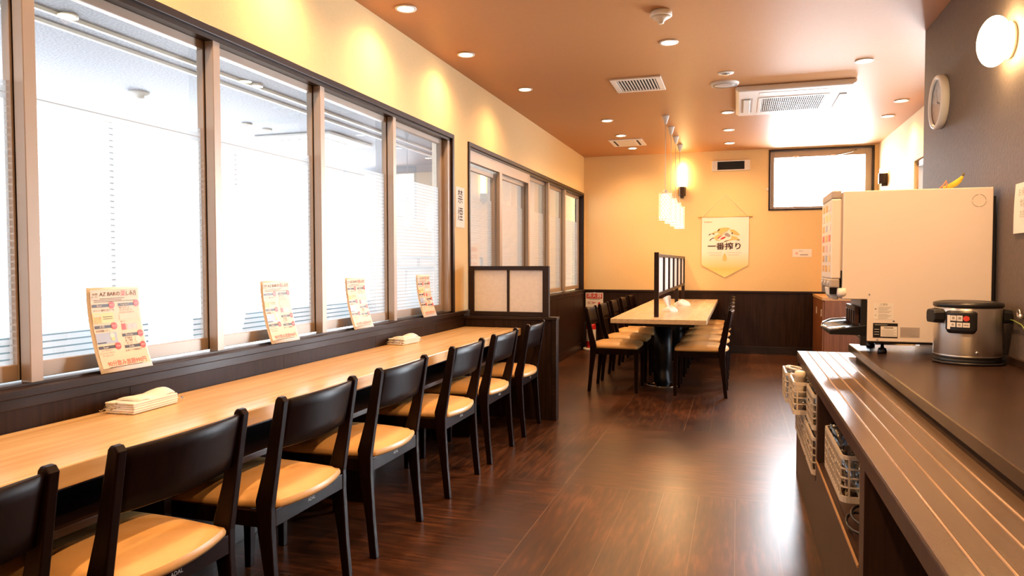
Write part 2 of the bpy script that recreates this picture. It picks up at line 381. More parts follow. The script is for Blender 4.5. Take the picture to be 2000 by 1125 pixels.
# ------------------------------------------------------------------ mesh building
class MB:
    """collects shapes in world coordinates; every face keeps a material slot"""
    def __init__(s): s.v = []; s.f = []; s.mi = []; s.mats = []; s.cur = 0; s.sm = []
    def mat(s, m):
        m = M[m] if isinstance(m, str) else m
        if m not in s.mats: s.mats.append(m)
        s.cur = s.mats.index(m); return s
    def add(s, vs, fs, smooth=False):
        o = len(s.v); s.v += [tuple(p) for p in vs]
        for f in fs:
            s.f.append([i + o for i in f]); s.mi.append(s.cur); s.sm.append(smooth)
        return s
    def box(s, x0, x1, y0, y1, z0, z1, T=None):
        x0, x1 = min(x0, x1), max(x0, x1); y0, y1 = min(y0, y1), max(y0, y1); z0, z1 = min(z0, z1), max(z0, z1)
        vs = [Vector(p) for p in ((x0, y0, z0), (x1, y0, z0), (x1, y1, z0), (x0, y1, z0), (x0, y0, z1), (x1, y0, z1), (x1, y1, z1), (x0, y1, z1))]
        if T is not None: vs = [T @ p for p in vs]
        return s.add(vs, [(0, 3, 2, 1), (4, 5, 6, 7), (0, 1, 5, 4), (1, 2, 6, 5), (2, 3, 7, 6), (3, 0, 4, 7)])
    def prism(s, pts, axis, a, b, smooth=False):
        """pts: polygon in the other two axes (in x,y,z order), extruded from a to b along axis"""
        n = len(pts)
        def P(p, t):
            l = list(p); l.insert(axis, t); return l
        vs = [P(p, a) for p in pts] + [P(p, b) for p in pts]
        fs = [[i, (i + 1) % n, n + (i + 1) % n, n + i] for i in range(n)]
        s.add(vs, fs, smooth)
        o = len(s.v) - 2 * n
        s.f.append([o + i for i in reversed(range(n))]); s.mi.append(s.cur); s.sm.append(False)
        s.f.append([o + n + i for i in range(n)]); s.mi.append(s.cur); s.sm.append(False)
        return s
    def lathe(s, prof, c=(0, 0, 0), axis=2, n=24, scale=(1, 1), cap=True):
        """prof: list of (radius, height) from one end to the other"""
        c = Vector(c); vs = []; fs = []
        for r, h in prof:
            for k in range(n):
                a = 2 * PI * k / n
                q = [r * math.cos(a) * scale[0], r * math.sin(a) * scale[1]]
                q.insert(axis, h); vs.append(c + Vector(q))
        for i in range(len(prof) - 1):
            for k in range(n):
                a = i * n + k; b = i * n + (k + 1) % n
                fs.append((a, b, b + n, a + n))
        s.add(vs, fs, True)
        if cap:
            o = len(s.v) - len(vs)
            for i, rev in ((0, True), (len(prof) - 1, False)):
                if prof[i][0] > 1e-5:
                    r = [o + i * n + k for k in range(n)]
                    s.f.append(r[::-1] if rev else r); s.mi.append(s.cur); s.sm.append(False)
        return s
    def tube(s, pts, r, n=8, closed=False):
        pts = [Vector(p) for p in pts]; m = len(pts); vs = []; fs = []
        rr = r if isinstance(r, (list, tuple)) else [r] * m
        prev = None
        for i, p in enumerate(pts):
            if closed: d = pts[(i + 1) % m] - pts[i - 1]
            else: d = pts[min(i + 1, m - 1)] - pts[max(i - 1, 0)]
            d.normalize()
            ref = prev if prev is not None else (Vector((0, 0, 1)) if abs(d.z) < .9 else Vector((1, 0, 0)))
            u = d.cross(ref); 
            if u.length < 1e-6: u = d.cross(Vector((0, 1, 0)))
            u.normalize(); w = u.cross(d).normalized(); prev = w
            for k in range(n):
                a = 2 * PI * k / n
                vs.append(p + (u * math.cos(a) + w * math.sin(a)) * rr[i])
        for i in range(m if closed else m - 1):
            for k in range(n):
                a = i * n + k; b = i * n + (k + 1) % n; j = ((i + 1) % m) * n
                fs.append((a, b, j + (k + 1) % n, j + k))
        s.add(vs, fs, True)
        if not closed:
            o = len(s.v) - len(vs)
            s.f.append([o + k for k in range(n)][::-1]); s.mi.append(s.cur); s.sm.append(False)
            s.f.append([o + (m - 1) * n + k for k in range(n)]); s.mi.append(s.cur); s.sm.append(False)
        return s
    def grid(s, fn, nu, nv, smooth=True, close_u=False):
        vs = [fn(i / nu, j / nv) for i in range(nu + 1) for j in range(nv + 1)]
        fs = [(i * (nv + 1) + j, (i + 1) * (nv + 1) + j, (i + 1) * (nv + 1) + j + 1, i * (nv + 1) + j + 1) for i in range(nu) for j in range(nv)]
        return s.add(vs, fs, smooth)
    def ellipsoid(s, c, r, nu=16, nv=10, z0=-1.0, z1=1.0):
        c = Vector(c)
        return s.grid(lambda u, v: c + Vector((r[0] * math.cos(2 * PI * u) * math.cos(math.asin(z0 + (z1 - z0) * v)), r[1] * math.sin(2 * PI * u) * math.cos(math.asin(z0 + (z1 - z0) * v)), r[2] * (z0 + (z1 - z0) * v))), nu, nv)


def world_origin(o):
    p = Vector((0, 0, 0))
    while o is not None:
        p += o.location; o = o.parent
    return p


def obj(name, mb, parent=None, bevel=0.0, weld=False, sub=0, local=False):
    """link the collected shapes as ONE mesh object (coordinates given in world space unless local)"""
    me = bpy.data.meshes.new(name)
    base = Vector((0, 0, 0))
    if not local:
        if parent is not None: base = world_origin(parent)
        else:
            xs = [p[0] for p in mb.v]; ys = [p[1] for p in mb.v]; zs = [p[2] for p in mb.v]
            base = Vector(((min(xs) + max(xs)) / 2, (min(ys) + max(ys)) / 2, min(zs)))
    me.from_pydata([tuple(Vector(p) - base) for p in mb.v], [], mb.f)
    for m in mb.mats: me.materials.append(m)
    me.polygons.foreach_set('material_index', mb.mi)
    me.polygons.foreach_set('use_smooth', mb.sm)
    me.update()
    bm = bmesh.new(); bm.from_mesh(me)
    if weld: bmesh.ops.remove_doubles(bm, verts=bm.verts, dist=1e-5)
    bmesh.ops.recalc_face_normals(bm, faces=bm.faces)
    bm.to_mesh(me); bm.free()
    o = bpy.data.objects.new(name, me)
    COL.objects.link(o)
    if parent is not None: o.parent = parent
    elif not local: o.location = base
    if bevel:
        b = o.modifiers.new('bevel', 'BEVEL'); b.width = bevel; b.segments = 2; b.limit_method = 'ANGLE'
        b.angle_limit = math.radians(50)
    if sub:
        q = o.modifiers.new('subdivide', 'SUBSURF'); q.levels = sub; q.render_levels = sub
    return o


def thing(name, label, cat, loc=(0, 0, 0), rotz=0.0, group=None):
    o = bpy.data.objects.new(name, None); COL.objects.link(o)
    o.empty_display_size = 0.05
    o.location = loc; o.rotation_euler = (0, 0, rotz)
    return tag(o, label, cat, group)


def tag(o, label, cat, group=None):
    o['label'] = label; o['category'] = cat
    if group: o['group'] = group
    return o


def struct(o, label=None):
    o['kind'] = 'structure'
    if label: o['label'] = label
    return o


def dup(root, loc=None, rotz=None, label=None, group=None):
    def cp(o, parent):
        c = o.copy(); COL.objects.link(c)
        if parent is not None: c.parent = parent
        for ch in list(o.children): cp(ch, c)
        return c
    r = cp(root, None)
    if loc is not None: r.location = loc
    if rotz is not None: r.rotation_euler = (0, 0, rotz)
    if label: r['label'] = label
    if group: r['group'] = group
    return r


_tc = {}
def text_geo(s, size=1.0, ext=0.0, bold=0.0, res=2):
    """outline of a word as vertices and faces in its own plane (x right, y up), centred"""
    key = (s, size, ext, bold, res)
    if key in _tc: return _tc[key]
    cu = bpy.data.curves.new('lettering', 'FONT')
    cu.body = s; cu.size = size; cu.extrude = ext; cu.align_x = 'CENTER'; cu.align_y = 'CENTER'
    cu.offset = bold; cu.resolution_u = res
    o = bpy.data.objects.new('lettering', cu); COL.objects.link(o)
    dg = bpy.context.evaluated_depsgraph_get()
    me = bpy.data.meshes.new_from_object(o.evaluated_get(dg))
    vs = [v.co.copy() for v in me.vertices]; fs = [list(p.vertices) for p in me.polygons]
    bpy.data.objects.remove(o); bpy.data.meshes.remove(me); bpy.data.curves.remove(cu)
    _tc[key] = (vs, fs)
    return _tc[key]


def put_text(mb, s, fn, cx, cy, size, bold=0.0, sx=1.0, width=None):
    """fn maps (u, v) of a surface to a point; the word is centred on (cx, cy)"""
    vs, fs = text_geo(s, size, 0.0, bold)
    if width:
        w = max(v.x for v in vs) - min(v.x for v in vs); sx = width / w if w > 0 else 1
    mb.add([fn(cx + v.x * sx, cy + v.y) for v in vs], fs)


def put_poly(mb, fn, pts): mb.add([fn(*p) for p in pts], [list(range(len(pts)))])
def put_rect(mb, fn, u0, u1, v0, v1, n=1):
    for k in range(n):
        a = v0 + (v1 - v0) * k / n; b = v0 + (v1 - v0) * (k + 1) / n
        put_poly(mb, fn, [(u0, a), (u1, a), (u1, b), (u0, b)])
def put_disc(mb, fn, cu, cv, r, n=16, ru=None):
    put_poly(mb, fn, [(cu + (ru or r) * math.cos(2 * PI * k / n), cv + r * math.sin(2 * PI * k / n)) for k in range(n)])


# ================================================================== THE SETTING
XL, XR, XR2, YB, YC, ZC = -2.058, 1.13, 1.66, 9.90, 5.20, 2.67
YR = -2.6
Z1, Z2 = 0.83, 2.16
struct(obj('floor', MB().mat('floor').box(XL - .12, XR2 + .15, YR - .15, YB + .15, -.1, 0)))
struct(obj('ceiling', MB().mat('ceiling').box(XL - .12, XR2 + .15, YR - .15, YB + .15, ZC, ZC + .1)))

W1A, W1B, W2A, W2B = -1.0, 5.06, 5.37, 9.86
m = MB().mat('wall')
m.box(XL - .12, XL, YR, YB, Z2 + .001, ZC)
m.box(XL - .12, XL, YR, YB, 0, .80)
m.box(XL - .12, XL, YR, W1A, .80, Z2 + .001); m.box(XL - .12, XL, W1B, W2A, .80, Z2 + .001); m.box(XL - .12, XL, W2B, YB, .80, Z2 + .001)
struct(obj('wall_left', m))
m = MB().mat('wall')
BX0, BX1, BZ0, BZ1 = .375, 1.615, 1.87, 2.655
m.box(XL - .12, BX0, YB, YB + .12, 0, ZC); m.box(BX1, XR2 + .12, YB, YB + .12, 0, ZC)
m.box(BX0, BX1, YB, YB + .12, 0, BZ0); m.box(BX0, BX1, YB, YB + .12, BZ1, ZC)
struct(obj('wall_back', m))
struct(obj('wall_right', MB().mat('wall_grey').box(XR, XR2 + .12, YR, YC, 0, ZC)))
m = MB().mat('wall')
m.box(XR2, XR2 + .12, 8.0, YB, 0, ZC); m.box(XR2, XR2 + .12, YC, 6.0, 0, ZC); m.box(XR2, XR2 + .12, 6.0, 8.0, 2.2, ZC)
struct(obj('wall_right_far', m))
struct(obj('wall_rear', MB().mat('wall').box(XL - .12, XR2 + .12, YR - .12, YR, 0, ZC)))

# dark wainscot with its cap rail
m = MB().mat('wainscot')
m.box(XL, XL + .010, YR, YB, .10, .80)
for y in [1.1 + .9 * k for k in range(10)]: m.box(XL + .0098, XL + .0108, y, y + .002, .10, .80)
struct(obj('trim_1', m))
m = MB().mat('dark_trim'); m.box(XL - .11, XL + .03, YR, YB, .80, .826); m.box(XL, XL + .016, YR, YB, .765, .80)
struct(obj('trim_2', m, bevel=.003))
m = MB().mat('wainscot'); m.box(XL + .01, XR2, YB - .010, YB, .10, .80)
for x in [-1.6 + .45 * k for k in range(7)]: m.box(x, x + .002, YB - .0108, YB - .0098, .10, .80)
struct(obj('trim_3', m))
struct(obj('trim_4', MB().mat('dark_trim').box(XL + .03, XR2, YB - .025, YB, .80, .826), bevel=.003))
struct(obj('baseboard_left', MB().mat('skirting').box(XL + .01, XL + .022, YR, YB - .022, 0, .10), bevel=.002))
struct(obj('baseboard_back', MB().mat('skirting').box(XL + .01, XR2, YB - .022, YB - .01, 0, .10), bevel=.002))


# ---- sliding windows of the left wall
def pane_set(w, y0, y1, xf, z0=.84, z1=2.115, stile=.045, frame='alu', top=None):
    """a sash (aluminium frame) holding its glass and the frosted film on it"""
    zt = top or z1
    f = MB().mat(frame)
    f.box(xf - .032, xf, y0, y0 + stile, z0, zt); f.box(xf - .032, xf, y1 - stile, y1, z0, zt)
    f.box(xf - .032, xf, y0 + stile, y1 - stile, z0, z0 + .05); f.box(xf - .032, xf, y0 + stile, y1 - stile, zt - .035, zt)
    s = obj('sash', f, w, bevel=.002)
    g = MB().mat('glass')
    g.add([(xf - .016, y0 + stile, z0 + .05), (xf - .016, y1 - stile, z0 + .05), (xf - .016, y1 - stile, zt - .035), (xf - .016, y0 + stile, zt - .035)], [(0, 1, 2, 3)])
    obj('pane', g, s)
    g = MB().mat('film')
    g.add([(xf - .018, y0 + stile, z0 + .05), (xf - .018, y1 - stile, z0 + .05), (xf - .018, y1 - stile, 1.757), (xf - .018, y0 + stile, 1.757)], [(0, 1, 2, 3)])
    obj('frosted_film', g, s)


m = MB().mat('dark_trim')
m.box(XL - .11, XL + .012, W1A, W1B, Z2 - .028, Z2 + .006); m.box(XL - .11, XL + .012, W1B - .035, W1B, .826, Z2 - .028)
win1 = struct(obj('window_1', m, bevel=.003), 'long internal sliding window above the counter desk')
t = MB().mat('bronze').box(XL - .10, XL - .006, W1A, W1B - .035, Z2 - .045, Z2 - .028)
t.box(XL - .085, XL - .012, W1A, W1B - .035, .8265, .834)
obj('track', t, win1)
mull = [.04, .85, 1.661, 2.487, 3.279, 4.099]
for y in mull:
    obj('mullion', MB().mat('alu').box(XL - .045, XL - .004, y - .021, y + .021, .834, Z2 - .045), win1, bevel=.002)
obj('jamb', MB().mat('alu').box(XL - .10, XL - .008, W1B - .085, W1B - .035, .834, Z2 - .045), win1, bevel=.002)
edges = [-1.0] + mull + [W1B - .085]
for a, b in zip(edges[:-1], edges[1:]):
    pane_set(win1, a - (.022 if a > -.9 else 0) + .0, b + .018 if b < 4.9 else b, XL - .05)

m = MB().mat('dark_trim')
m.box(XL - .11, XL + .012, W2A, W2B, Z2 - .028, Z2 + .006)
m.box(XL - .11, XL + .012, W2A, W2A + .03, .826, Z2 - .028); m.box(XL - .11, XL + .012, W2B - .04, W2B, .826, Z2 - .028)
win2 = struct(obj('window_2', m, bevel=.003), 'internal glazed screen near the back corner with door head panel')
t = MB().mat('bronze').box(XL - .10, XL - .006, W2A + .03, W2B - .04, Z2 - .045, Z2 - .028).mat('alu')
obj('track', t, win2)
obj('head_panel', MB().mat('alu').box(XL - .05, XL - .012, W2A + .03, 7.20, 2.02, Z2 - .045), win2, bevel=.002)
for y, w_ in ((6.24, .07), (7.165, .05), (7.99, .045), (8.80, .045)):
    obj('mullion', MB().mat('alu').box(XL - .045, XL - .010, y - w_ / 2, y + w_ / 2, .834, 2.02 if y < 7.1 else Z2 - .045), win2, bevel=.002)
pane_set(win2, W2A + .03, 6.20, XL - .055, top=2.0)
pane_set(win2, 6.25, 7.17, XL - .055, top=2.02)
pane_set(win2, 7.17, 8.01, XL - .055); pane_set(win2, 8.0, 8.82, XL - .055); pane_set(win2, 8.80, W2B - .04, XL - .055, frame='alu')

# ---- high window of the back wall
m = MB().mat('dark_trim')
m.box(BX0, BX0 + .02, YB - .012, YB + .12, BZ0, BZ1); m.box(BX1 - .02, BX1, YB - .012, YB + .12, BZ0, BZ1)
m.box(BX0 + .02, BX1 - .02, YB - .012, YB + .12, BZ0, BZ0 + .02); m.box(BX0 + .02, BX1 - .02, YB - .012, YB + .12, BZ1 - .02, BZ1)
win3 = struct(obj('window_3', m, bevel=.002), 'high top-hung window beneath the ceiling at the back')
f = MB().mat('alu')
x0, x1, z0, z1 = BX0 + .02, BX1 - .02, BZ0 + .02, BZ1 - .02
f.box(x0, x0 + .05, YB + .05, YB + .10, z0, z1); f.box(x1 - .075, x1, YB + .05, YB + .10, z0, z1)
f.box(x0 + .05, x1 - .075, YB + .05, YB + .10, z0, z0 + .03); f.box(x0 + .05, x1 - .075, YB + .05, YB + .10, z1 - .08, z1)
s = obj('sash', f, win3, bevel=.002)
obj('pane', MB().mat('glass').add([(x0 + .05, YB + .08, z0 + .03), (x1 - .075, YB + .08, z0 + .03), (x1 - .075, YB + .08, z1 - .08), (x0 + .05, YB + .08, z1 - .08)], [(0, 1, 2, 3)]), s)
for x in (x0 + .27, x0 + .72):
    h = MB().mat('chrome').box(x, x + .075, YB + .035, YB + .05, z1 - .085, z1 - .065).tube([(x + .06, YB + .04, z1 - .075), (x + .13, YB + .03, z1 - .068), (x + .25, YB + .03, z1 - .045), (x + .30, YB + .03, z1 - .02)] if x > .9 else [(x + .03, YB + .04, z1 - .08), (x + .05, YB + .02, z1 - .095)], .006)
    obj('latch', h, win3)

# ---- glazed door in the right wall of the far part (hidden behind the grey wall, lets daylight in)
m = MB().mat('alu')
y0, y1 = 6.0, 8.0
for y in (y0, 6.98, y1 - .05): m.box(XR2 + .03, XR2 + .09, y, y + .05, 0.02, 2.2)
m.box(XR2 + .03, XR2 + .09, y0 + .05, y1 - .05, 0.0, .10); m.box(XR2 + .03, XR2 + .09, y0 + .05, y1 - .05, 2.14, 2.2)
dr = struct(obj('door_1', m, bevel=.002))
obj('pane', MB().mat('glass').add([(XR2 + .06, y0 + .05, .1), (XR2 + .06, y1 - .05, .1), (XR2 + .06, y1 - .05, 2.14), (XR2 + .06, y0 + .05, 2.14)], [(0, 1, 2, 3)]), dr)

# ---- the neighbouring room behind the internal windows
XA, XB, ZA = -5.6, XL - .12, 2.60
struct(obj('floor', MB().mat('adj_floor').box(XA - .1, XB, YR, 11.0, -.1, 0)))
struct(obj('ceiling', MB().mat('adj_ceiling').box(XA - .1, XB, YR, 11.0, ZA, ZA + .1)))
m = MB().mat('adj_low').box(XA - .1, XA, YR, 11.0, 0, .60).mat('adj_wall').box(XA - .1, XA, YR, 11.0, 2.52, ZA)
struct(obj('wall_far_left', m))
wf = MB().mat('alu_grey')
for k in range(8): wf.box(XA - .06, XA - .02, -1.7 + k * 1.75, -1.65 + k * 1.75, .60, 2.52)
struct(obj('window_4', wf))
m = MB().mat('adj_wall').box(XA, XB, 10.2, 10.3, 0, ZA)
struct(obj('wall_far_back', m))
struct(obj('wall_far_rear', MB().mat('adj_wall').box(XA, XB, YR, YR + .1, 0, ZA)))
for k, x in enumerate((-3.63, -3.815)):
    tag(obj('curtain_rail', MB().mat('white').box(x - .012, x + .012, -1.0, 9.6, ZA - .022, ZA), bevel=.002),
        ['white ceiling rail beyond the windows, the one nearer the desk', 'white ceiling rail beyond the windows, the one further from the desk'][k], 'rail', 'ceiling rails beyond the windows')
for i, (x, y) in enumerate(((-3.60, 3.14), (-3.60, 4.79), (-4.7, 6.1), (-4.7, 6.42))):
    r = thing('ceiling_light', ['round ceiling light beyond the far-left pane, beside the rail', 'round ceiling light beyond the second pane, beside the rail', 'small round ceiling fitting beyond the second pane, left one', 'small round ceiling fitting beyond the second pane, right one'][i], 'ceiling light', (x, y, ZA - .02), 0, 'ceiling fittings beyond the windows')
    obj('trim_ring', MB().mat('white_trim').lathe([(.036, .001), (.05, .001), (.05, .014), (.046, .02), (.036, .02)], (x, y, ZA - .02), cap=False), r)
    obj('lamp', MB().mat('lamp_dim' if i < 2 else 'white').lathe([(.0355, .006), (.0355, .02)], (x, y, ZA - .02)), r)
r = thing('smoke_detector', 'white smoke detector on the speckled ceiling beyond the large window', 'smoke detector', (-4.68, 4.72, ZA - .06))
obj('housing', MB().mat('white').lathe([(.03, .0), (.045, .015), (.045, .025), (.075, .03), (.08, .06)], (-4.68, 4.72, ZA - .06)), r)
r = thing('ceiling_air_conditioner', 'flat white air conditioner on the speckled ceiling beyond the second pane', 'air conditioner', (-4.6, 7.15, ZA - .04))
obj('panel', MB().mat('white').box(-5.08, -4.12, 6.7, 7.62, ZA - .035, ZA), r, bevel=.012)
obj('grille', MB().mat('machine_grey').box(-4.9, -4.3, 6.88, 7.44, ZA - .042, ZA - .036), r)
m = MB().mat('curtain')
m.grid(lambda u, v: Vector((-2.42 + .030 * math.sin(u * 62) + .02 * math.sin(u * 23 + 1), 5.45 + 3.3 * u, .012 + 2.588 * v)), 260, 4)
tag(obj('curtain', m), 'sheer pleated curtain hanging behind the internal window near the back corner', 'curtain')

# ================================================================== CEILING FITTINGS
def downlight(x, y, on, label, power=None, group='recessed downlights'):
    r = thing('downlight', label, 'downlight', (x, y, ZC - .008), 0, group)
    obj('trim_ring', MB().mat('white_trim').lathe([(.048, .001), (.062, .0), (.064, .004), (.062, .008), (.048, .008)], (x, y, ZC - .008), n=24, cap=False), r)
    obj('lamp', MB().mat('lamp_on' if on else 'lamp_dim').lathe([(.0475, .003), (.0475, .008)], (x, y, ZC - .008), n=24), r)
    if power is None: power = DOWN_W * (.62 if x < -1.6 else 1.0)
    if on and power > 0:
        l = bpy.data.lights.new('downlight_beam', 'SPOT'); l.energy = power; l.color = WARM
        l.spot_size = math.radians(150); l.spot_blend = 1.0; l.shadow_soft_size = 0.035
        o = bpy.data.objects.new('downlight_beam', l); COL.objects.link(o); o.parent = r; o.location = (0, 0, -.012)
    return r


for x, y, on, lab in (
    (-1.84, 3.81, 1, 'glowing downlight nearest the top edge of the photo, above the counter desk'),
    (-1.84, 4.77, 1, 'glowing downlight second along the window wall'),
    (-1.73, 5.87, 1, 'glowing downlight third along the window wall'),
    (-1.30, 7.41, 1, 'glowing downlight left of the pendant lamps, before the small square vent'),
    (-1.30, 8.33, 1, 'glowing downlight just in front of the small square vent'),
    (-1.30, 9.29, 1, 'glowing downlight behind the small square vent, nearest the back wall'),
    (-.45, 4.92, 1, 'glowing downlight in mid ceiling beside the smoke detector'),
    (.868, 5.80, 1, 'glowing downlight on the right, in front of the air conditioner'),
    (-.108, 7.37, 0, 'dim recessed downlight just left of the air conditioner'),
    (-.108, 8.34, 0, 'dim recessed downlight middle of the three right of the pendants'),
    (-.108, 9.26, 1, 'glowing downlight nearest the back wall right of the pendants'),
    (1.41, 7.33, 1, 'glowing downlight near the far right wall behind the air conditioner'),
    (1.43, 8.05, 1, 'faint downlight near the far right wall, the deeper of two')):
    downlight(x, y, on, lab)
for x, y in ((-1.84, 2.88), (-1.84, 1.95), (-1.84, 1.0), (-1.84, 0.0), (-.45, 3.3), (-.45, 1.7), (-.45, 0.0), (-.45, -1.6), (.62, 2.75), (.62, 1.0), (.62, -.6)):  # counter-side row is added out of view to brighten dispenser, warmer and tray
    downlight(x, y, 1, 'glowing downlight of the %s row, %s' % ('window-side' if x < -1 else 'middle' if x < 0 else 'added counter-side', 'about %s metres from the wall behind' % ('one', 'two', 'three', 'four', 'five', 'six')[min(5, int(y + 2.6))]), power=DOWN_W * (2.6 if (x, y) == (.62, 2.75) else .62 if x < -1.6 else 1.0), group='downlights behind the frame')

x, y = -.44, 4.31
r = thing('smoke_detector', 'ivory dome smoke detector on the copper ceiling', 'smoke detector', (x, y, ZC - .075))
obj('base', MB().mat('white_trim').lathe([(.058, .040), (.064, .045), (.064, .062), (.056, .075)], (x, y, ZC - .075)), r)
obj('sensor_cage', MB().mat('ivory').lathe([(.010, 0), (.016, .004), (.02, .016), (.035, .028), (.058, .040)], (x, y, ZC - .075)), r)
x, y = -.10, 5.85
r = thing('sprinkler', 'small recessed sprinkler head in a round plate beside the speaker', 'sprinkler', (x, y, ZC - .02))
obj('plate', MB().mat('white_trim').lathe([(.03, .012), (.058, .014), (.062, .02)], (x, y, ZC - .02)), r)
m = MB().mat('chrome').lathe([(.02, 0), (.022, .004), (.01, .006), (.012, .012)], (x, y, ZC - .02), n=12)
for k in range(4): m.box(x - .03 + k * .017, x - .024 + k * .017, y - .012, y + .012, ZC - .014, ZC - .008)
obj('nozzle', m, r)
x, y = -.113, 6.19
r = thing('ceiling_speaker', 'flat round grey ceiling speaker left of the air conditioner', 'speaker', (x, y, ZC - .018))
obj('ring', MB().mat('white_trim').lathe([(.098, .002), (.108, .004), (.114, .018)], (x, y, ZC - .018), n=36, cap=False), r)
obj('mesh_cover', MB().mat('machine_grey').lathe([(.0, 0), (.05, .0), (.098, .005), (.098, .016)], (x, y, ZC - .018), n=36), r)


def vent(x0, x1, y0, y1, label, slats=13, slot='full'):
    r = thing('ceiling_vent', label, 'vent', ((x0 + x1) / 2, (y0 + y1) / 2, ZC - .014))
    f = MB().mat('white_trim'); b = .045
    z0, z1 = ZC - .014, ZC
    if slot == 'full':
        f.box(x0, x1, y0, y0 + b, z0, z1); f.box(x0, x1, y1 - b, y1, z0, z1); f.box(x0, x0 + b, y0 + b, y1 - b, z0, z1); f.box(x1 - b, x1, y0 + b, y1 - b, z0, z1)
        obj('frame', f, r, bevel=.003)
        obj('duct', MB().mat('dark_void').box(x0 + b, x1 - b, y0 + b, y1 - b, ZC - .003, ZC - .001), r)
        w = (x1 - x0 - 2 * b) / slats
        s = MB().mat('white_trim')
        for k in range(slats):
            xx = x0 + b + w * (k + .5)
            s.box(xx - w * .16, xx + w * .16, y0 + b, y1 - b, ZC - .012, ZC - .004)
        obj('slat_grille', s, r)
    else:
        f.box(x0, x1, y0, y1, ZC - .010, ZC)
        obj('frame', f, r, bevel=.003)
        obj('panel', MB().mat('ivory').box(x0 + .10, x1 - .10, y0 + .04, y1 - .04, ZC - .014, ZC - .0101), r, bevel=.002)
        for a in (x0 + .05, x1 - .075):
            obj('slot', MB().mat('dark_void').box(a, a + .022, y0 + .07, y1 - .07, ZC - .0125, ZC - .0101), r)
    return r


vent(-.995, -.59, 5.76, 6.21, 'square slatted ceiling vent in front of the pendant lamps')
vent(-1.495, -1.095, 8.59, 9.08, 'plain square ceiling vent with two slots near the back wall', slot='two')

# ceiling cassette air conditioner
AX0, AX1, AY0, AY1 = -.03, .90, 6.32, 7.36
r = thing('ceiling_air_conditioner', 'large ceiling cassette air conditioner with a fine dark grille', 'air conditioner', ((AX0 + AX1) / 2, (AY0 + AY1) / 2, ZC - .055))
pts = [(AX0, ZC), (AX0, ZC - .03), (AX0 + .03, ZC - .05), (AX1 - .03, ZC - .05), (AX1, ZC - .03), (AX1, ZC)]
m = MB().mat('machine').prism(pts, 1, AY0, AY1)
obj('casing', m, r, bevel=.012)
obj('intake_recess', MB().mat('dark_void').box(.19, .70, 6.62, 7.18, ZC - .0508, ZC - .049), r)
g = MB().mat('white')
for k in range(30):
    xx = .19 + (k + .5) * .51 / 30; g.box(xx - .0032, xx + .0032, 6.62, 7.18, ZC - .056, ZC - .051)
for k in range(9):
    yy = 6.62 + k * .56 / 8; g.box(.19, .70, yy - .002, yy + .002, ZC - .0555, ZC - .051)
obj('intake_grille', g, r)
f = MB().mat('machine')
f.box(.16, .73, 6.58, 6.62, ZC - .056, ZC - .05); f.box(.16, .73, 7.18, 7.22, ZC - .056, ZC - .05); f.box(.16, .19, 6.62, 7.18, ZC - .056, ZC - .05); f.box(.70, .73, 6.62, 7.18, ZC - .056, ZC - .05)
obj('grille_frame', f, r, bevel=.002)
for x0 in (.02, .79):
    obj('louver_slot', MB().mat('machine_grey').box(x0 - .004, x0 + .094, 6.60, 7.20, ZC - .0508, ZC - .049), r)
    obj('louver', MB().mat('white').box(x0 + .016, x0 + .074, 6.62, 7.18, ZC - .060, ZC - .052), r, bevel=.003)
for x0, x1 in ((.16, .73),):
    obj('trim_strip', MB().mat('machine').box(x0, x1, 6.40, 6.50, ZC - .053, ZC - .05), r, bevel=.002)
obj('sensor', MB().mat('machine_grey').box(.79, .83, 6.38, 6.40, ZC - .052, ZC - .05), r)


# pendant lamps over the long table
def pendant(y, label):
    x = -.70; zb, zt = 1.628, 1.895; R = .062
    r = thing('pendant_lamp', label, 'pendant lamp', (x, y, zb), 0, 'pendant lamps over the long table')
    obj('ceiling_canopy', MB().mat('white').lathe([(.006, 2.585), (.012, 2.590), (.034, 2.66), (.038, 2.67)], (x, y, 0), n=20), r)
    obj('cord', MB().mat('white').tube([(x, y, 2.59), (x, y, 1.93)], .0035, 6), r)
    obj('socket_cap', MB().mat('white_trim').lathe([(.03, 1.885), (.032, 1.90), (.02, 1.925), (.006, 1.935)], (x, y, 0), n=16), r)
    obj('inner_glass', MB().mat('lamp_pendant').lathe([(.040, zb + .02), (.044, zb + .03), (.044, zt - .03), (.03, zt - .005)], (x, y, 0), n=20), r)
    s = MB().mat('lattice')
    n = 12
    for d in (1, -1):
        for k in range(n):
            pts = []
            for j in range(9):
                a = 2 * PI * (k / n + d * j / 8 * .5); pts.append((x + R * math.cos(a), y + R * math.sin(a), zb + .004 + (zt - zb - .008) * j / 8))
            s.tube(pts, .0032, 4)
    for z in (zb + .004, zt - .004):
        s.tube([(x + R * math.cos(2 * PI * k / 24), y + R * math.sin(2 * PI * k / 24), z) for k in range(24)], .005, 5, closed=True)
    for k in range(3):
        a = 2 * PI * k / 3; s.tube([(x + .03 * math.cos(a), y + .03 * math.sin(a), zt - .004), (x + R * math.cos(a), y + R * math.sin(a), zt - .004)], .003, 4)
    obj('lattice_shade', s, r)
    l = bpy.data.lights.new('pendant_bulb', 'POINT'); l.energy = 4; l.color = WARM; l.shadow_soft_size = .03
    o = bpy.data.objects.new('pendant_bulb', l); COL.objects.link(o); o.parent = r; o.location = (0, 0, .004)


for y, lab in zip((7.36, 7.98, 8.60, 9.22), ('lattice pendant lamp nearest the camera in the row of four', 'lattice pendant lamp second in the row over the long table', 'lattice pendant lamp third in the row over the long table', 'lattice pendant lamp furthest back, beside the lit wall tube')):
    pendant(y, lab)


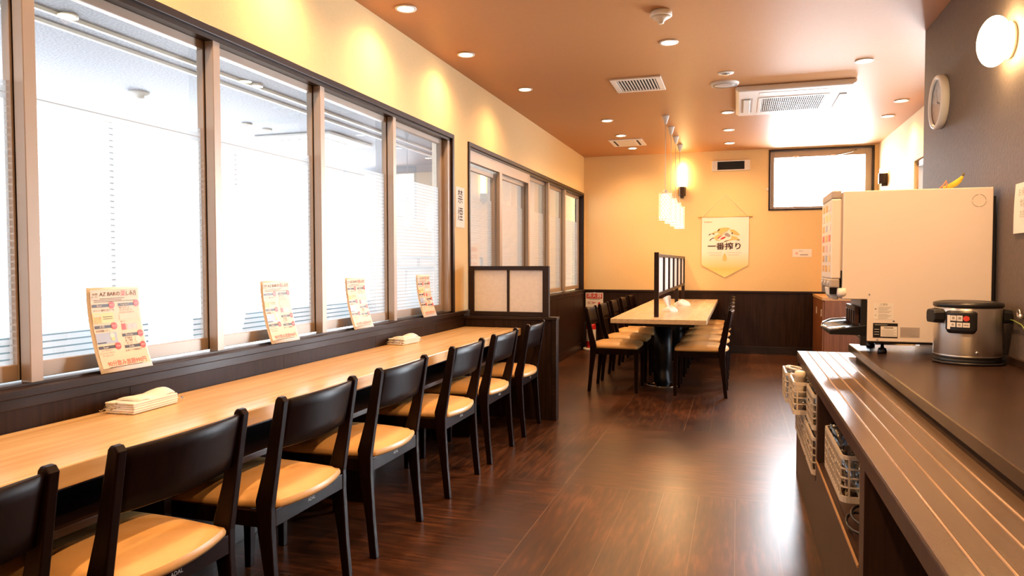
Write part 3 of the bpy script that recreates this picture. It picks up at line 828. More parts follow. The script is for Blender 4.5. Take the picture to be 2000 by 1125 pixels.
# wall tube lamps
def sconce(loc, rotz, label, on=True):
    r = thing('wall_lamp', label, 'wall lamp', loc, rotz, 'tube wall lamps')
    b = MB().mat('bronze')
    b.prism([(-.045, 0), (-.045, .05), (-.025, .09), (.025, .09), (.045, .05), (.045, 0)], 2, 0, .12)
    b.prism([(-.02, 0), (-.02, .04), (0, .06), (.02, .04), (.02, 0)], 2, -.03, 0)
    obj('holder', b, r, local=True, bevel=.003)
    if on:
        obj('glass_tube', MB().mat('lamp_tube').lathe([(.034, .12), (.036, .13), (.036, .41), (.03, .425), (0, .425)], (0, .045, 0), n=20), r, local=True)
    else:
        obj('glass_tube', MB().mat('lamp_tube').lathe([(.034, .12), (.036, .13), (.036, .17)], (0, .045, 0), n=20), r, local=True)
    return r


sconce((-.715, YB, 2.09), PI, 'lit tube wall lamp behind the row of pendant lamps')
sconce((XR2, 9.35, 2.12), PI / 2, 'short brown wall lamp on the white far right wall beside the window', on=False)

# opal globe lamp on the grey wall
c = Vector((XR - .065, 3.66, 2.165))
r = thing('globe_wall_lamp', 'glowing white oval globe lamp on the grey wall', 'wall lamp', (XR, c.y, c.z))
obj('back_plate', MB().mat('white_trim').lathe([(.075, 0), (.08, -.012), (.07, -.02)], (XR - .0005, c.y, c.z), axis=0, n=28), r)
obj('opal_globe', MB().mat('lamp_globe').lathe([(.108 * math.cos(a), -.068 - .060 * math.sin(a)) for a in [-.78 + k * (PI / 2 + .78) / 20 for k in range(21)]], (XR, c.y, c.z), axis=0, n=48), r)

# round wall clock
cy, cz, R = 4.76, 2.13, .155
r = thing('wall_clock', 'round white wall clock on the grey wall', 'clock', (XR, cy, cz - R))
obj('rim', MB().mat('white').lathe([(R - .004, 0), (R, -.006), (R, -.034), (R - .006, -.042), (R - .02, -.042), (R - .026, -.03)], (XR - .0005, cy, cz), axis=0, n=48, cap=False), r)
dial = obj('dial', MB().mat('clock_face').lathe([(R - .024, -.006), (R - .024, -.024)], (XR - .0005, cy, cz), axis=0, n=48), r)
fn = lambda u, v: (XR - .0258, cy - u, cz + v)
m = MB().mat('ink_grey')
for k in range(12):
    a = PI / 2 - (k + 1) * PI / 6
    put_text(m, str(k + 1), fn, math.cos(a) * .102, math.sin(a) * .102, .032)
obj('numerals', m, dial)
m = MB().mat('ink')
for a, L_, w in ((PI / 2 - 1.9, .055, .005), (PI / 2 + .35, .085, .0035)):
    d = Vector((math.cos(a), math.sin(a))); n_ = Vector((-d.y, d.x)) * w
    put_poly(m, lambda u, v: (XR - .0275, cy - u, cz + v), [tuple(-d * .012 - n_), tuple(d * L_ - n_), tuple(d * L_ + n_), tuple(-d * .012 + n_)])
obj('hands', m, dial)
obj('lens', MB().mat(glass_mat('clock_lens', refl=.35)).add([(XR - .036, cy + (R - .02) * math.cos(2 * PI * k / 40), cz + (R - .02) * math.sin(2 * PI * k / 40)) for k in range(40)], [list(range(40))]), r)

# vent grille high on the back wall
r = thing('wall_vent', 'rectangular wall vent with dark grille near the ceiling', 'vent', (-.09, YB, 2.40))
m = MB().mat('white_trim')
x0, x1, z0, z1 = -.335, .145, 2.405, 2.54
m.box(x0, x0 + .07, YB - .03, YB, z0, z1); m.box(x1 - .07, x1, YB - .03, YB, z0, z1); m.box(x0 + .07, x1 - .07, YB - .03, YB, z0, z0 + .014); m.box(x0 + .07, x1 - .07, YB - .03, YB, z1 - .014, z1)
obj('frame', m, r, bevel=.003)
m = MB().mat('dark_void').box(x0 + .07, x1 - .07, YB - .012, YB, z0 + .014, z1 - .014).mat('black')
for k in range(6): m.box(x0 + .07, x1 - .07, YB - .022, YB - .016, z0 + .022 + k * .017, z0 + .026 + k * .017)
for k in range(5): m.box(x0 + .11 + k * .065, x0 + .114 + k * .065, YB - .022, YB - .012, z0 + .014, z1 - .014)
obj('grille', m, r)

# ================================================================== BEER BANNER
yb = YB - .012
r = thing('hanging_banner', 'white and gold pennant banner with a leaping beast hanging on the back wall', 'banner', (-.163, YB, 1.0))
def bfn(off): return lambda u, v: (u, yb - off + .0025 * math.sin(u * 17), v)
m = MB().mat('banner')
NB = 14
top = [(-.459 + .597 * k / NB, 1.80) for k in range(NB + 1)]
for k in range(NB):
    xa, xb = top[k][0], top[k + 1][0]
    lo = lambda x: 1.163 - .163 * (1 - abs(x + .163) / .297) if abs(x + .163) < .297 else 1.163
    xa2, xb2 = xa, xb
    put_poly(m, bfn(0), [(xa2, lo(xa)), (xb2, lo(xb)), (xb, 1.80), (xa, 1.80)])
cl = obj('cloth', m, r, weld=True)
sol = cl.modifiers.new('solid', 'SOLIDIFY'); sol.thickness = .002
obj('rod', MB().mat('gold_rod').tube([(-.495, yb, 1.804), (.175, yb, 1.804)], .007, 10).lathe([(0, -.506), (.012, -.502), (.012, -.49), (.007, -.486)], (0, yb, 1.804), axis=0, n=12).lathe([(.007, .168), (.012, .172), (.012, .184), (0, .188)], (0, yb, 1.804), axis=0, n=12), r)
obj('hanging_string', MB().mat('white').tube([(-.44, yb, 1.81), (-.16, YB - .004, 2.10), (.12, yb, 1.81)], .002, 5), r)
f1 = bfn(.0032)
m = MB().mat('ink')
for dx, dz in ((-.0022, 0), (0, .0022), (.0022, 0), (0, -.0022)): put_text(m, '一番搾り', f1, -.163 + dx, 1.408 + dz, .098, width=.415)
obj('printed_title', m, cl)
m = MB().mat('orange'); put_text(m, 'KIRIN', f1, -.378, 1.735, .028, width=.10); obj('printed_maker_name', m, cl)
m = MB().mat('ink_pink')
put_rect(m, f1, -.385, -.195, 1.327, 1.332); put_rect(m, f1, -.145, .05, 1.327, 1.332); put_rect(m, f1, -.355, -.205, 1.296, 1.301); put_rect(m, f1, -.125, .015, 1.296, 1.301)
obj('printed_caption', m, cl)
m = MB().mat('gold_rod')
drop = [(-.163 + .036 * math.sin(a) * math.sin(a / 2) ** 1.2, 1.272 + .055 * math.cos(a)) for a in [2 * PI * k / 24 for k in range(24)]]
put_poly(m, f1, drop)
obj('printed_drop', m, cl)
# leaping beast
bx = lambda px, py: (-.459 + (px - 130) / 582 * .597, 1.80 - (py - 265) / 600 * .655)
m = MB().mat('gold_rod')
def P_(mb, fnn, L_): put_poly(mb, fnn, [bx(*q) for q in L_])
P_(m, f1, [(350, 400), (400, 392), (450, 395), (485, 402), (455, 430), (420, 450), (370, 470), (335, 462), (325, 440), (330, 420)])
P_(m, f1, [(490, 415), (530, 420), (575, 450), (605, 488), (580, 490), (530, 480), (505, 460), (480, 430)])
P_(m, f1, [(290, 500), (330, 478), (370, 470), (415, 470), (360, 490), (325, 515), (330, 545), (370, 548), (350, 555), (310, 545), (290, 520)])
P_(m, f1, [(500, 490), (560, 505), (600, 540), (590, 550), (545, 540), (500, 545), (440, 560), (500, 525)])
P_(m, f1, [(240, 470), (290, 440), (330, 435), (330, 445), (295, 455), (262, 470)])
obj('printed_beast_mane', m, cl)
f2 = bfn(.0040)
m = MB().mat('ink')
P_(m, f2, [(325, 430), (345, 410), (360, 412), (350, 425), (330, 440)])
P_(m, f2, [(215, 490), (225, 470), (245, 465), (240, 475), (225, 485)])
P_(m, f2, [(255, 460), (285, 465), (287, 485), (275, 472)])
P_(m, f2, [(228, 560), (235, 535), (270, 513), (295, 518), (260, 525), (240, 545)])
P_(m, f2, [(500, 475), (505, 450), (518, 455), (512, 475)])
P_(m, f2, [(400, 577), (420, 555), (480, 540), (450, 555), (415, 568)])
P_(m, f2, [(560, 545), (600, 548), (603, 540), (575, 540)])
obj('printed_beast_outline', m, cl)
m = MB().mat('sign_red'); P_(m, f2, [(355, 535), (390, 510), (430, 500), (420, 518), (385, 535)]); P_(m, f2, [(325, 520), (360, 498), (400, 485), (365, 505), (335, 528)])
obj('printed_beast_body', m, cl)
m = MB().mat('ink_grey'); P_(m, f2, [(415, 465), (450, 455), (490, 490), (475, 505), (440, 498), (415, 485)])
obj('printed_beast_scales', m, cl)

# small notice right of the banner
m = MB().mat('white_paper').box(.675, .905, YB - .003, YB, 1.270, 1.370)
r = tag(obj('paper_notice', m), 'small white landscape notice on the back wall right of the banner', 'notice')
m = MB().mat('ink_pink'); put_disc(m, lambda u, v: (u, YB - .0036, v), .725, 1.315, .018, 12)
m.mat('ink_grey'); put_rect(m, lambda u, v: (u, YB - .0036, v), .765, .86, 1.290, 1.303); put_rect(m, lambda u, v: (u, YB - .0036, v), .75, .80, 1.342, 1.347)
obj('printed_marks', m, r)
m = MB().mat('white').box(BX0 - .022, BX0 - .002, YB - .02, YB, 2.13, 2.165)
tag(obj('blind_cord_clip', m, bevel=.003), 'tiny white clip on the wall at the left edge of the high window', 'clip')

# vertical sign between the two window sets and its neighbour on the glass
m = MB().mat('white_paper').box(XL, XL + .003, 5.105, 5.285, 1.475, 1.785)
r = tag(obj('paper_sign', m), 'white vertical paper sign on the pillar between the windows', 'sign')
m = MB().mat('ink')
fn = lambda u, v: (XL + .0036, u, v)
put_text(m, '禁', fn, 5.195, 1.705, .115); put_text(m, '煙', fn, 5.195, 1.57, .115)
obj('lettering', m, r)
m = MB().mat('white_paper').box(XL - .070, XL - .068, 5.52, 5.82, 1.09, 1.365)
r = tag(obj('window_notice', m), 'white notice stuck on the glass behind the paper-panelled divider', 'notice')
m = MB().mat('ink_pink'); fn = lambda u, v: (XL - .0674, u, v)
for k, s_ in enumerate(('お客様の', '入口では', 'ありません')): put_text(m, s_, fn, 5.67, 1.31 - k * .062, .045)
obj('lettering', m, r)

# notice on the grey wall
m = MB().mat('white_paper')
m.grid(lambda u, v: Vector((XR - .004 - .006 * (1 - v) * (1 - v) - .004 * math.sin(v * 3), 3.56 - .30 * u, 1.32 + .21 * v)), 4, 8)
r = tag(obj('paper_notice', m), 'white paper notice taped to the grey wall at the right edge', 'notice')
m = MB().mat('ink_grey'); fn = lambda u, v: (XR - .0195, u, v)
for k, s_ in enumerate(('お帰りの', '食器は', 'お戻し')): put_text(m, s_, lambda u, v: (XR - .0195, 3.41 - u, v), 0, 1.485 - k * .045, .036)
obj('lettering', m, r)

# ================================================================== COUNTER DESK
DX0, DX1 = XL + .012, -1.58
m = MB().mat('oak').box(DX0, DX1, -1.2, 5.245, .645, .70)
r = thing('counter_desk', 'long light oak counter desk fixed beneath the window wall', 'desk', ((DX0 + DX1) / 2, 2.0, 0))
obj('desktop', m, r, bevel=.004)
obj('under_shelf', MB().mat('dark_trim').box(DX0, -1.625, -1.2, 5.24, .508, .530), r, bevel=.002)
m = MB().mat('dark_trim').box(DX0, -1.70, -1.2, 5.24, .60, .645)
obj('support_beam', m, r)
for y in (-1.0, .38, 1.83, 3.16, 4.57):
    obj('leg', MB().mat('dark_trim').box(DX0 + .02, DX0 + .30, y, y + .03, .0, .508), r)

# divider wall with shoji screen
r = thing('room_divider', 'dark low divider with a white two-panel paper screen at the end of the desk', 'divider', (-1.68, 5.275, 0))
m = MB().mat('wainscot').box(XL + .022, -1.335, 5.25, 5.31, 0, .765)
obj('low_wall', m, r)
obj('end_post', MB().mat('dark_trim').box(-1.335, -1.30, 5.242, 5.318, 0, .765), r, bevel=.002)
obj('cap', MB().mat('dark_trim').box(XL + .03, -1.295, 5.235, 5.325, .765, .787), r, bevel=.003)
m = MB().mat('dark_trim')
a0, a1, z0, z1 = -2.006, -1.364, .787, 1.175
m.box(a0, a0 + .036, 5.262, 5.298, z0, z1); m.box(a1 - .05, a1, 5.262, 5.298, z0, z1); m.box(a0 + .036, a1 - .05, 5.262, 5.298, z0, z0 + .035); m.box(a0 + .036, a1 - .05, 5.262, 5.298, z1 - .032, z1)
m.box(-1.70, -1.682, 5.266, 5.294, z0 + .035, z1 - .032)
sf = obj('screen_frame', m, r, bevel=.002)
obj('paper_panel', MB().mat('shoji').box(a0 + .036, -1.70, 5.277, 5.283, z0 + .035, z1 - .032), sf)
obj('paper_panel', MB().mat('shoji').box(-1.682, a1 - .05, 5.277, 5.283, z0 + .035, z1 - .032), sf)


# ---- chairs
def make_chair(label):
    t = thing('dining_chair', label, 'chair')
    def leg_prof(sgn):
        return [(-.252, 0), (-.222, .0), (-.205, .16), (-.176, .34), (-.170, .44), (-.205, .56), (-.250, .770), (-.258, .780), (-.272, .778), (-.282, .765), (-.250, .56), (-.228, .42), (-.228, .34), (-.238, .16)]
    for sg in (-1, 1):
        a, b = (.204, .232) if sg > 0 else (-.232, -.204)
        obj('leg', MB().mat('chair_wood').prism(leg_prof(sg), 0, a, b), t, bevel=.004, local=True)
    for sg in (-1, 1):
        a, b = (.200, .234) if sg > 0 else (-.234, -.200)
        m = MB().mat('chair_wood')
        m.add([(a + (.006 if sg < 0 else 0), .188, 0), (b - (.006 if sg > 0 else 0), .188, 0), (b - (.006 if sg > 0 else 0), .214, 0), (a + (.006 if sg < 0 else 0), .214, 0), (a, .180, .405), (b, .180, .405), (b, .222, .405), (a, .222, .405)],
              [(0, 3, 2, 1), (4, 5, 6, 7), (0, 1, 5, 4), (1, 2, 6, 5), (2, 3, 7, 6), (3, 0, 4, 7)])
        obj('leg', m, t, bevel=.003, local=True)
    m = MB().mat('chair_wood')
    m.box(-.204, .204, -.226, -.204, .352, .408); m.box(-.200, .200, .192, .214, .352, .405)
    m.box(-.226, -.208, -.20, .19, .352, .405); m.box(.208, .226, -.20, .19, .352, .405)
    fr = obj('seat_frame', m, t, bevel=.002, local=True)
    m = MB().mat('white'); put_text(m, 'ADAL', lambda u, v: (u, -.2268, v), 0, .381, .017)
    obj('maker_badge', m, fr, local=True)
    # cushion: rounded block, thicker at the middle, sagging a little at the back edge
    m = MB().mat('seat')
    NU, NV = 18, 18
    def outline(a, b):          # square to rounded square
        r_ = .10
        x = a * math.sqrt(1 - r_ * b * b) ; y = b * math.sqrt(1 - r_ * a * a)
        wdt = .203 + .028 * (y * .5 + .5)
        return x * wdt, (y * .222) - .006 - (.026 * (1 - x * x) if y < 0 else 0) * (abs(y) ** 2)
    def top(u, v):
        a, b = 2 * u - 1, 2 * v - 1
        x, y = outline(a, b)
        e = max(abs(a), abs(b)); k = (1 - e ** 5)
        z = .432 + .026 * k + .010 * (1 - a * a) * (1 - b * b) - .004 * (1 - a * a) * max(0, -b)
        return Vector((x, y, z))
    m.grid(top, NU, NV)
    ring = [(-1 + 2 * k / NU, -1) for k in range(NU)] + [(1, -1 + 2 * k / NV) for k in range(NV)] + [(1 - 2 * k / NU, 1) for k in range(NU)] + [(-1, 1 - 2 * k / NV) for k in range(NV)]
    def side(u, v):
        i = int(round(u * len(ring))) % len(ring)
        x, y = outline(*ring[i])
        o_ = 1 + .02 * math.sin(v * PI)
        return Vector((x * o_, y * o_, .432 - .027 * v))
    m.grid(side, len(ring), 3)
    bot = [outline(*q) for q in ring]
    m.add([(x, y, .405) for x, y in bot], [list(range(len(bot)))])
    obj('seat', m, t, local=True, weld=True)
    # curved back panel
    def pan(off):
        def fn(u, v):
            a = 2 * u - 1; z = .608 + .155 * v + (.004 * (1 - a * a) * v)
            yc = -.222 - (z - .56) * .21 - .030 * (1 - a * a)
            return Vector((.206 * a, yc + off, z))
        return fn
    m = MB().mat('chair_wood')
    A, B = pan(-.009), pan(.009)
    m.grid(A, 16, 4); m.grid(B, 16, 4)
    for v in (0, 1): m.grid(lambda u, w, v=v: A(u, v).lerp(B(u, v), w) + Vector((0, 0, (.004 if v else -.004) * math.sin(w * PI))), 16, 2)
    for u in (0, 1): m.grid(lambda w, v, u=u: A(u, v).lerp(B(u, v), w), 1, 4)
    obj('backrest', m, t, local=True, weld=True)
    return t


chair = make_chair('')
g1, g2 = 'dining chairs along the counter desk', 'dining chairs around the long table'
first = [True]
def place(x, y, rz, lab, g):
    if first[0]:
        first[0] = False; chair.location = (x, y, 0); chair.rotation_euler = (0, 0, rz); chair['label'] = lab; chair['group'] = g
        return chair
    return dup(chair, (x, y, 0), rz, lab, g)


for y, dr_, lab in ((.905, 0, 'tan-seated chair cut by the left edge, nearest the camera at the desk'),
                (1.515, .0, 'tan-seated chair second from the camera at the desk, in front of the near napkins'),
                (2.145, .0, 'tan-seated chair third from the camera at the counter desk'),
                (2.79, .0, 'tan-seated chair fourth from the camera, middle of the desk row'),
                (3.565, .0, 'tan-seated chair third from the paper screen at the counter desk'),
                (4.215, .0, 'tan-seated chair second from the paper screen at the counter desk'),
                (4.905, .03, 'tan-seated chair at the end of the desk against the dark divider')):
    place(-1.635, y, PI / 2 + dr_, lab, g1)
for k, y in enumerate((6.78, 7.45, 8.12, 8.82, 9.48)):
    pos = ('first, nearest the camera', 'second from the camera', 'third from the camera', 'fourth from the camera', 'last, nearest the back wall')[k]
    place(-.325, y, PI / 2, 'cream-seated chair on the right side of the long table, ' + pos, g2)
    place(-1.075 - (.0 if k < 4 else 0), y, -PI / 2, 'cream-seated chair on the left side of the long table, ' + pos, g2)

# ---- long table
TX0, TX1, TY0, TY1, TZ = -1.062, -.244, 6.25, 9.86, .71
r = thing('dining_table', 'long pale oak table on black round pedestals with a slatted screen', 'table', (-.653, 8.05, 0))
obj('tabletop', MB().mat('table_oak').box(TX0, TX1, TY0, TY1, TZ - .042, TZ), r, bevel=.004)
m = MB().mat('black_metal').box(-.95, -.36, 6.5, 9.6, TZ - .085, TZ - .042)
obj('under_frame', m, r)
for y in (7.12, 8.95):
    p = obj('pedestal', MB().mat('black_metal').lathe([(.088, .02), (.088, TZ - .085)], (-.69, y, 0), n=32), r)
    obj('base_disc', MB().mat('chrome').lathe([(.165, 0), (.165, .006), (.155, .012), (.10, .020), (.088, .03)], (-.69, y, 0), n=40), p)
# slatted screen standing on the table
r = thing('table_screen', 'dark slatted screen with white paper strips standing along the table', 'screen', (-.69, 8.2, TZ))
xs0, xs1 = -.712, -.672
for y in (6.50, 8.72, 9.80):
    obj('post', MB().mat('dark_trim').box(xs0, xs1, y, y + .045, TZ, 1.292 if y < 7 else (.895 if y < 9 else 1.28)), r, bevel=.002)
m = MB().mat('dark_trim').box(xs0 + .004, xs1 - .004, 6.545, 9.80, .895, .925); m.box(xs0 + .004, xs1 - .004, 6.545, 9.80, 1.25, 1.28)
obj('rail', m, r, bevel=.002)
for y in (7.06, 7.61, 8.16, 8.715, 9.26):
    obj('slat', MB().mat('dark_trim').box(xs0, xs1, y, y + .05, .925, 1.25), r, bevel=.002)
ys = [6.545, 7.06, 7.61, 8.16, 8.715, 9.26, 9.80]
for i in range(6):
    a = ys[i] + (.05 if i else 0); b = ys[i + 1]
    obj('paper_strip', MB().mat('shoji').box(-.695, -.689, a, b, .925, 1.25), r)


def tissue_heap(loc, label, tall=True, sc=1.0):
    r = thing('napkin_pack', label, 'napkins', loc, 0, 'napkins on the long table')
    x, y, z = loc
    rnd = random.Random(int(y * 100))
    m = MB().mat('tissue')
    m.grid(lambda u, v: Vector((x + sc * (.075 * math.cos(2 * PI * u) * (1 - v ** 3) * (1 + .12 * math.sin(6 * PI * u))), y + sc * (.10 * math.sin(2 * PI * u) * (1 - v ** 3) * (1 + .1 * math.cos(10 * PI * u))), z + sc * (.05 * v + .012 * math.sin(4 * PI * u) * v))), 24, 6)
    obj('folded_stack', m, r)
    if tall:
        m = MB().mat('tissue')
        m.grid(lambda u, v: Vector((x + sc * ((.012 + .03 * v) * math.cos(PI * u) - .03 * v * (1 if tall else 0)), y + sc * ((.02 + .012 * v) * math.sin(PI * u * 2)), z + sc * (.035 + .11 * v + .015 * math.sin(5 * u)))), 12, 6)
        obj('pulled_sheet', m, r)
tissue_heap((-.645, 7.30, TZ), 'crumpled white napkin pack with a sheet standing up, under the screen')
tissue_heap((-.60, 8.35, TZ), 'second white napkin heap further back on the long table', tall=False, sc=1.2)

# napkin stacks on the counter desk
def napkins(x, y, z, lx, ly, rz, label):
    r = thing('napkin_pack', label, 'napkins', (x, y, z), rz, 'wrapped napkins on the counter desk')
    m = MB().mat('tissue')
    for k in range(5):
        jx, jy = random.uniform(-.004, .004), random.uniform(-.006, .006)
        m.box(-lx / 2 + jx, lx / 2 + jx, -ly / 2 + jy, ly / 2 + jy, .002 + k * .0072, .002 + k * .0072 + .0066)
    obj('folded_napkins', m, r, local=True, bevel=.003)
    m = MB().mat('tissue')
    m.grid(lambda u, v: Vector((-lx * .42 + lx * .80 * u, -ly * .35 + ly * .84 * v, .039 + .012 * math.sin(PI * u) * (.3 + v) + .004 * math.sin(9 * v))), 10, 10)
    top_ = obj('loose_top_napkin', m, r, local=True)
    so = top_.modifiers.new('solid', 'SOLIDIFY'); so.thickness = .003
    for sg in (-1, 1):
        m = MB().mat('plastic_wrap')
        m.grid(lambda u, v: Vector(((-.5 + u) * lx * (1.06 - .05 * v), sg * (ly * .5 + .035 * v) , .003 + .036 * (1 - .7 * v) * (.5 + .5 * math.sin(PI * u)) + .006 * math.sin(14 * u + 9 * v))), 12, 6)
        obj('plastic_wrapper', m, r, local=True)
napkins(-1.955, 1.965, .70, .115, .21, .06, 'wrapped white napkins on the desk near the large menu card')
napkins(-1.97, 4.03, .70, .115, .19, -.12, 'wrapped white napkins on the desk near the middle of the row, further away')


# ================================================================== MENU CARDS
def make_menu(yc, x_lo, x_hi, label, w=.222, h=.30):
    """bent acrylic card on the sill; u runs along +y (0..w), v up the card (0..h)"""
    zb = .828
    r = thing('menu_card', label, 'menu card', (x_lo, yc, zb), 0, 'menu cards on the window sill')
    def fn(off):
        def F(u, v):
            t = v / h
            x = x_lo + (x_hi - x_lo) * (1 - (1 - t) ** 2.0)
            z = zb + v * .965
            # small outward offset towards the room
            return (x + off, yc - w / 2 + u, z)
        return F
    m = MB().mat('white_paper')
    F = fn(0)
    m.grid(lambda u, v: Vector(F(u * w, v * h)), 1, 14)
    card = obj('card', m, r); so = card.modifiers.new('solid', 'SOLIDIFY'); so.thickness = .002; so.offset = 1
    F0, F1, F2, F3 = fn(.0042), fn(.0050), fn(.0057), fn(.0064)
    S = w / .49; T = h / .80      # photo zoom px/1000 -> metres
    X = lambda px: (px - 185) / 490 * w
    V = lambda py: h - (py - 185) / 820 * h
    m = MB().mat('menu_paper'); put_rect(m, F0, .010, w - .010, .016, h - .008, 10)
    bgp = obj('printed_sheet', m, card)
    for u0, u1, v1, v0, s_ in ((.18, .50, .80, .765, 'Beer'), (.58, .88, .80, .765, 'Highball'), (.10, .42, .55, .515, '氷結'), (.56, .86, .43, .395, 'Shochu'), (.12, .42, .31, .275, 'Sour'), (.58, .88, .29, .255, 'Soda')):
        a = .06 if u0 < .5 else .54
        m = MB().mat('menu_black'); put_rect(m, F1, a * w, (a + .34) * w, v0 * h, v1 * h)
        obj('printed_banner', m, bgp)
    m = MB().mat('menu_red')
    for a, v in ((.06, .785), (.54, .79), (.06, .535), (.54, .415), (.06, .295), (.54, .275)): put_disc(m, F2, (a + .36) * w, v * h, .0125, 18)
    put_text(m, '楽', F1, .655 * w, .915 * h, .024)
    put_text(m, '90分飲み放題990円', F1, .52 * w, .095 * h, .021, width=.74 * w)
    obj('printed_red_marks', m, bgp)
    m = MB().mat('white_paper')
    for s_, a, v in (('Beer', .06, .783), ('Highball', .54, .783), ('氷結', .06, .533), ('Shochu', .54, .413), ('Sour', .06, .293), ('Soda', .54, .273)):
        put_text(m, s_, F2, (a + .13) * w, v * h, .011)
    for a, v in ((.06, .785), (.54, .79), (.06, .535), (.54, .415), (.06, .295), (.54, .275)): put_text(m, '¥300', F3, (a + .36) * w, v * h, .0085)
    put_poly(m, F1, [(.045 * w, .86 * h), (.195 * w, .86 * h), (.195 * w, .945 * h), (.12 * w, .965 * h), (.045 * w, .945 * h)])
    put_rect(m, F1, .54 * w, .90 * w, .60 * h, .675 * h); put_disc(m, F1, .84 * w, .345 * h, .014, 14)
    obj('printed_white_marks', m, bgp)
    m = MB().mat('ink')
    put_text(m, '16:00', F2, .12 * w, .92 * h, .0105); put_text(m, 'オープン', F2, .12 * w, .885 * h, .0085, width=.12 * w)
    put_text(m, 'AZ BARの', F1, .405 * w, .915 * h, .0195, width=.38 * w); put_text(m, 'しみ方', F1, .81 * w, .915 * h, .021, width=.20 * w)
    put_text(m, 'キリン一番搾り生ビール', F1, .27 * w, .725 * h, .0088, width=.38 * w)
    put_text(m, '角ハイボール', F1, .66 * w, .745 * h, .0082, width=.2 * w); put_text(m, 'コークハイボール', F1, .68 * w, .715 * h, .0082, width=.24 * w); put_text(m, 'ジンジャーハイボール', F1, .70 * w, .685 * h, .0082, width=.29 * w)
    put_text(m, '氷結無糖レモン', F1, .20 * w, .485 * h, .0088, width=.26 * w)
    put_text(m, '角ハイ', F1, .60 * w, .575 * h, .007)
    for k, s_ in enumerate(('芋 黒霧島', '麦 二階堂', '米 しろ')): put_text(m, s_, F1, .65 * w, (.372 - k * .030) * h, .0075)
    for k, s_ in enumerate(('コーラサワー', 'ジンジャーサワー', 'ウーロンハイ')): put_text(m, s_, F1, .20 * w, (.255 - k * .030) * h, .0078)
    put_text(m, '全 各ソーダ無糖あり', F1, .70 * w, .225 * h, .0078)
    for k, (a, b) in enumerate(((.08, .68), (.10, .62), (.10, .90))): put_rect(m, F1, a * w, b * w, (.862 - k * .018) * h, (.862 - k * .018) * h + .0016) if k else put_rect(m, F1, .21 * w, b * w, .862 * h, .862 * h + .0016)
    put_rect(m, F1, .16 * w, .80 * w, .055 * h, .055 * h + .0016)
    obj('printed_text', m, bgp)
    m = MB().mat('menu_gold'); put_rect(m, F1, .05 * w, .44 * w, .575 * h, .695 * h); m.mat('menu_orange')
    put_rect(m, F2, .07 * w, .20 * w, .580 * h, .655 * h); m.mat('white_paper'); put_rect(m, F2, .07 * w, .20 * w, .655 * h, .672 * h)
    m.mat('ink'); put_rect(m, F2, .23 * w, .41 * w, .645 * h, .651 * h); put_rect(m, F2, .23 * w, .41 * w, .622 * h, .628 * h)
    obj('printed_beer_picture', m, bgp)
    m = MB().mat('menu_blue'); put_rect(m, F1, .05 * w, .44 * w, .335 * h, .462 * h); m.mat('menu_gold'); put_disc(m, F2, .36 * w, .385 * h, .008, 14)
    m.mat('white_paper'); put_disc(m, F2, .35 * w, .425 * h, .010, 14); m.mat('menu_black'); put_rect(m, F2, .06 * w, .22 * w, .342 * h, .354 * h)
    obj('printed_lemon_picture', m, bgp)
    m = MB().mat('menu_pink'); put_rect(m, F1, .66 * w, .86 * w, .475 * h, .545 * h); m.mat('menu_red'); put_rect(m, F1, .56 * w, .64 * w, .475 * h, .55 * h)
    obj('printed_pink_picture', m, bgp)
    # acrylic foot plate
    obj('stand_foot', MB().mat('plastic_wrap').box(x_lo - .03, x_lo, yc - w / 2 + .004, yc + w / 2 - .004, zb - .0015, zb + .0005), r)
    return r


make_menu(1.978, -2.032, -2.090, 'peach menu card on the sill nearest the camera, behind the wrapped napkins')
make_menu(2.900, -2.032, -2.090, 'peach menu card on the sill, second from the camera')
make_menu(3.645, -2.032, -2.090, 'peach menu card on the sill, third from the camera')
make_menu(4.570, -2.032, -2.090, 'peach menu card on the sill closest to the paper screen')

# ================================================================== FIRE EXTINGUISHER
x, y = -1.905, 9.66
r = thing('fire_extinguisher', 'red fire extinguisher on a white round stand in the back left corner', 'fire extinguisher', (x, y, 0))
obj('stand', MB().mat('white').lathe([(.105, 0), (.11, .01), (.11, .03), (.095, .04), (.08, .035)], (x, y, 0), n=28), r)
obj('cylinder', MB().mat('red').lathe([(.06, .036), (.065, .045), (.065, .335), (.058, .36), (.035, .38), (.018, .386)], (x, y, 0), n=28), r)
m = MB().mat('white_paper').lathe([(.0658, .13), (.0658, .29)], (x, y, 0), n=28, cap=False)
lb = obj('label_sleeve', m, r)
m = MB().mat('ink')
for k in range(6):
    for j in range(3):
        a = -PI / 2 + (j - 1) * .55 + .1 * math.sin(k)
        m.box(-.008, .008, -.0666, -.0655, .145 + k * .024, .157 + k * .024, Matrix.Translation((x, y, 0)) @ Matrix.Rotation(a + PI / 2, 4, 'Z'))
obj('label_print', m, lb)
m = MB().mat('black').lathe([(.016, .386), (.02, .395), (.018, .41)], (x, y, 0), n=16).box(x - .012, x + .07, y - .010, y + .010, .41, .422).box(x - .012, x + .06, y - .008, y + .008, .432, .442, )
obj('valve_handle', m, r)
obj('hose', MB().mat('black').tube([(x - .01, y, .40), (x - .05, y - .02, .41), (x - .085, y - .03, .36), (x - .088, y - .03, .25), (x - .082, y - .02, .14)], .009, 8), r)
m = MB().mat('white_paper').box(-2.020, -1.775, 9.845, 9.849, .582, .782)
r = tag(obj('extinguisher_sign', m), 'red and white fire extinguisher sign in the back left corner', 'sign')
m = MB().mat('sign_red'); fn = lambda u, v: (u, 9.8440, v)
put_rect(m, fn, -2.010, -1.785, .700, .772); put_rect(m, fn, -1.99, -1.95, .628, .634); put_rect(m, fn, -1.93, -1.88, .640, .650); put_rect(m, fn, -1.845, -1.815, .618, .650); put_rect(m, fn, -1.98, -1.92, .655, .658)
obj('red_print', m, r)
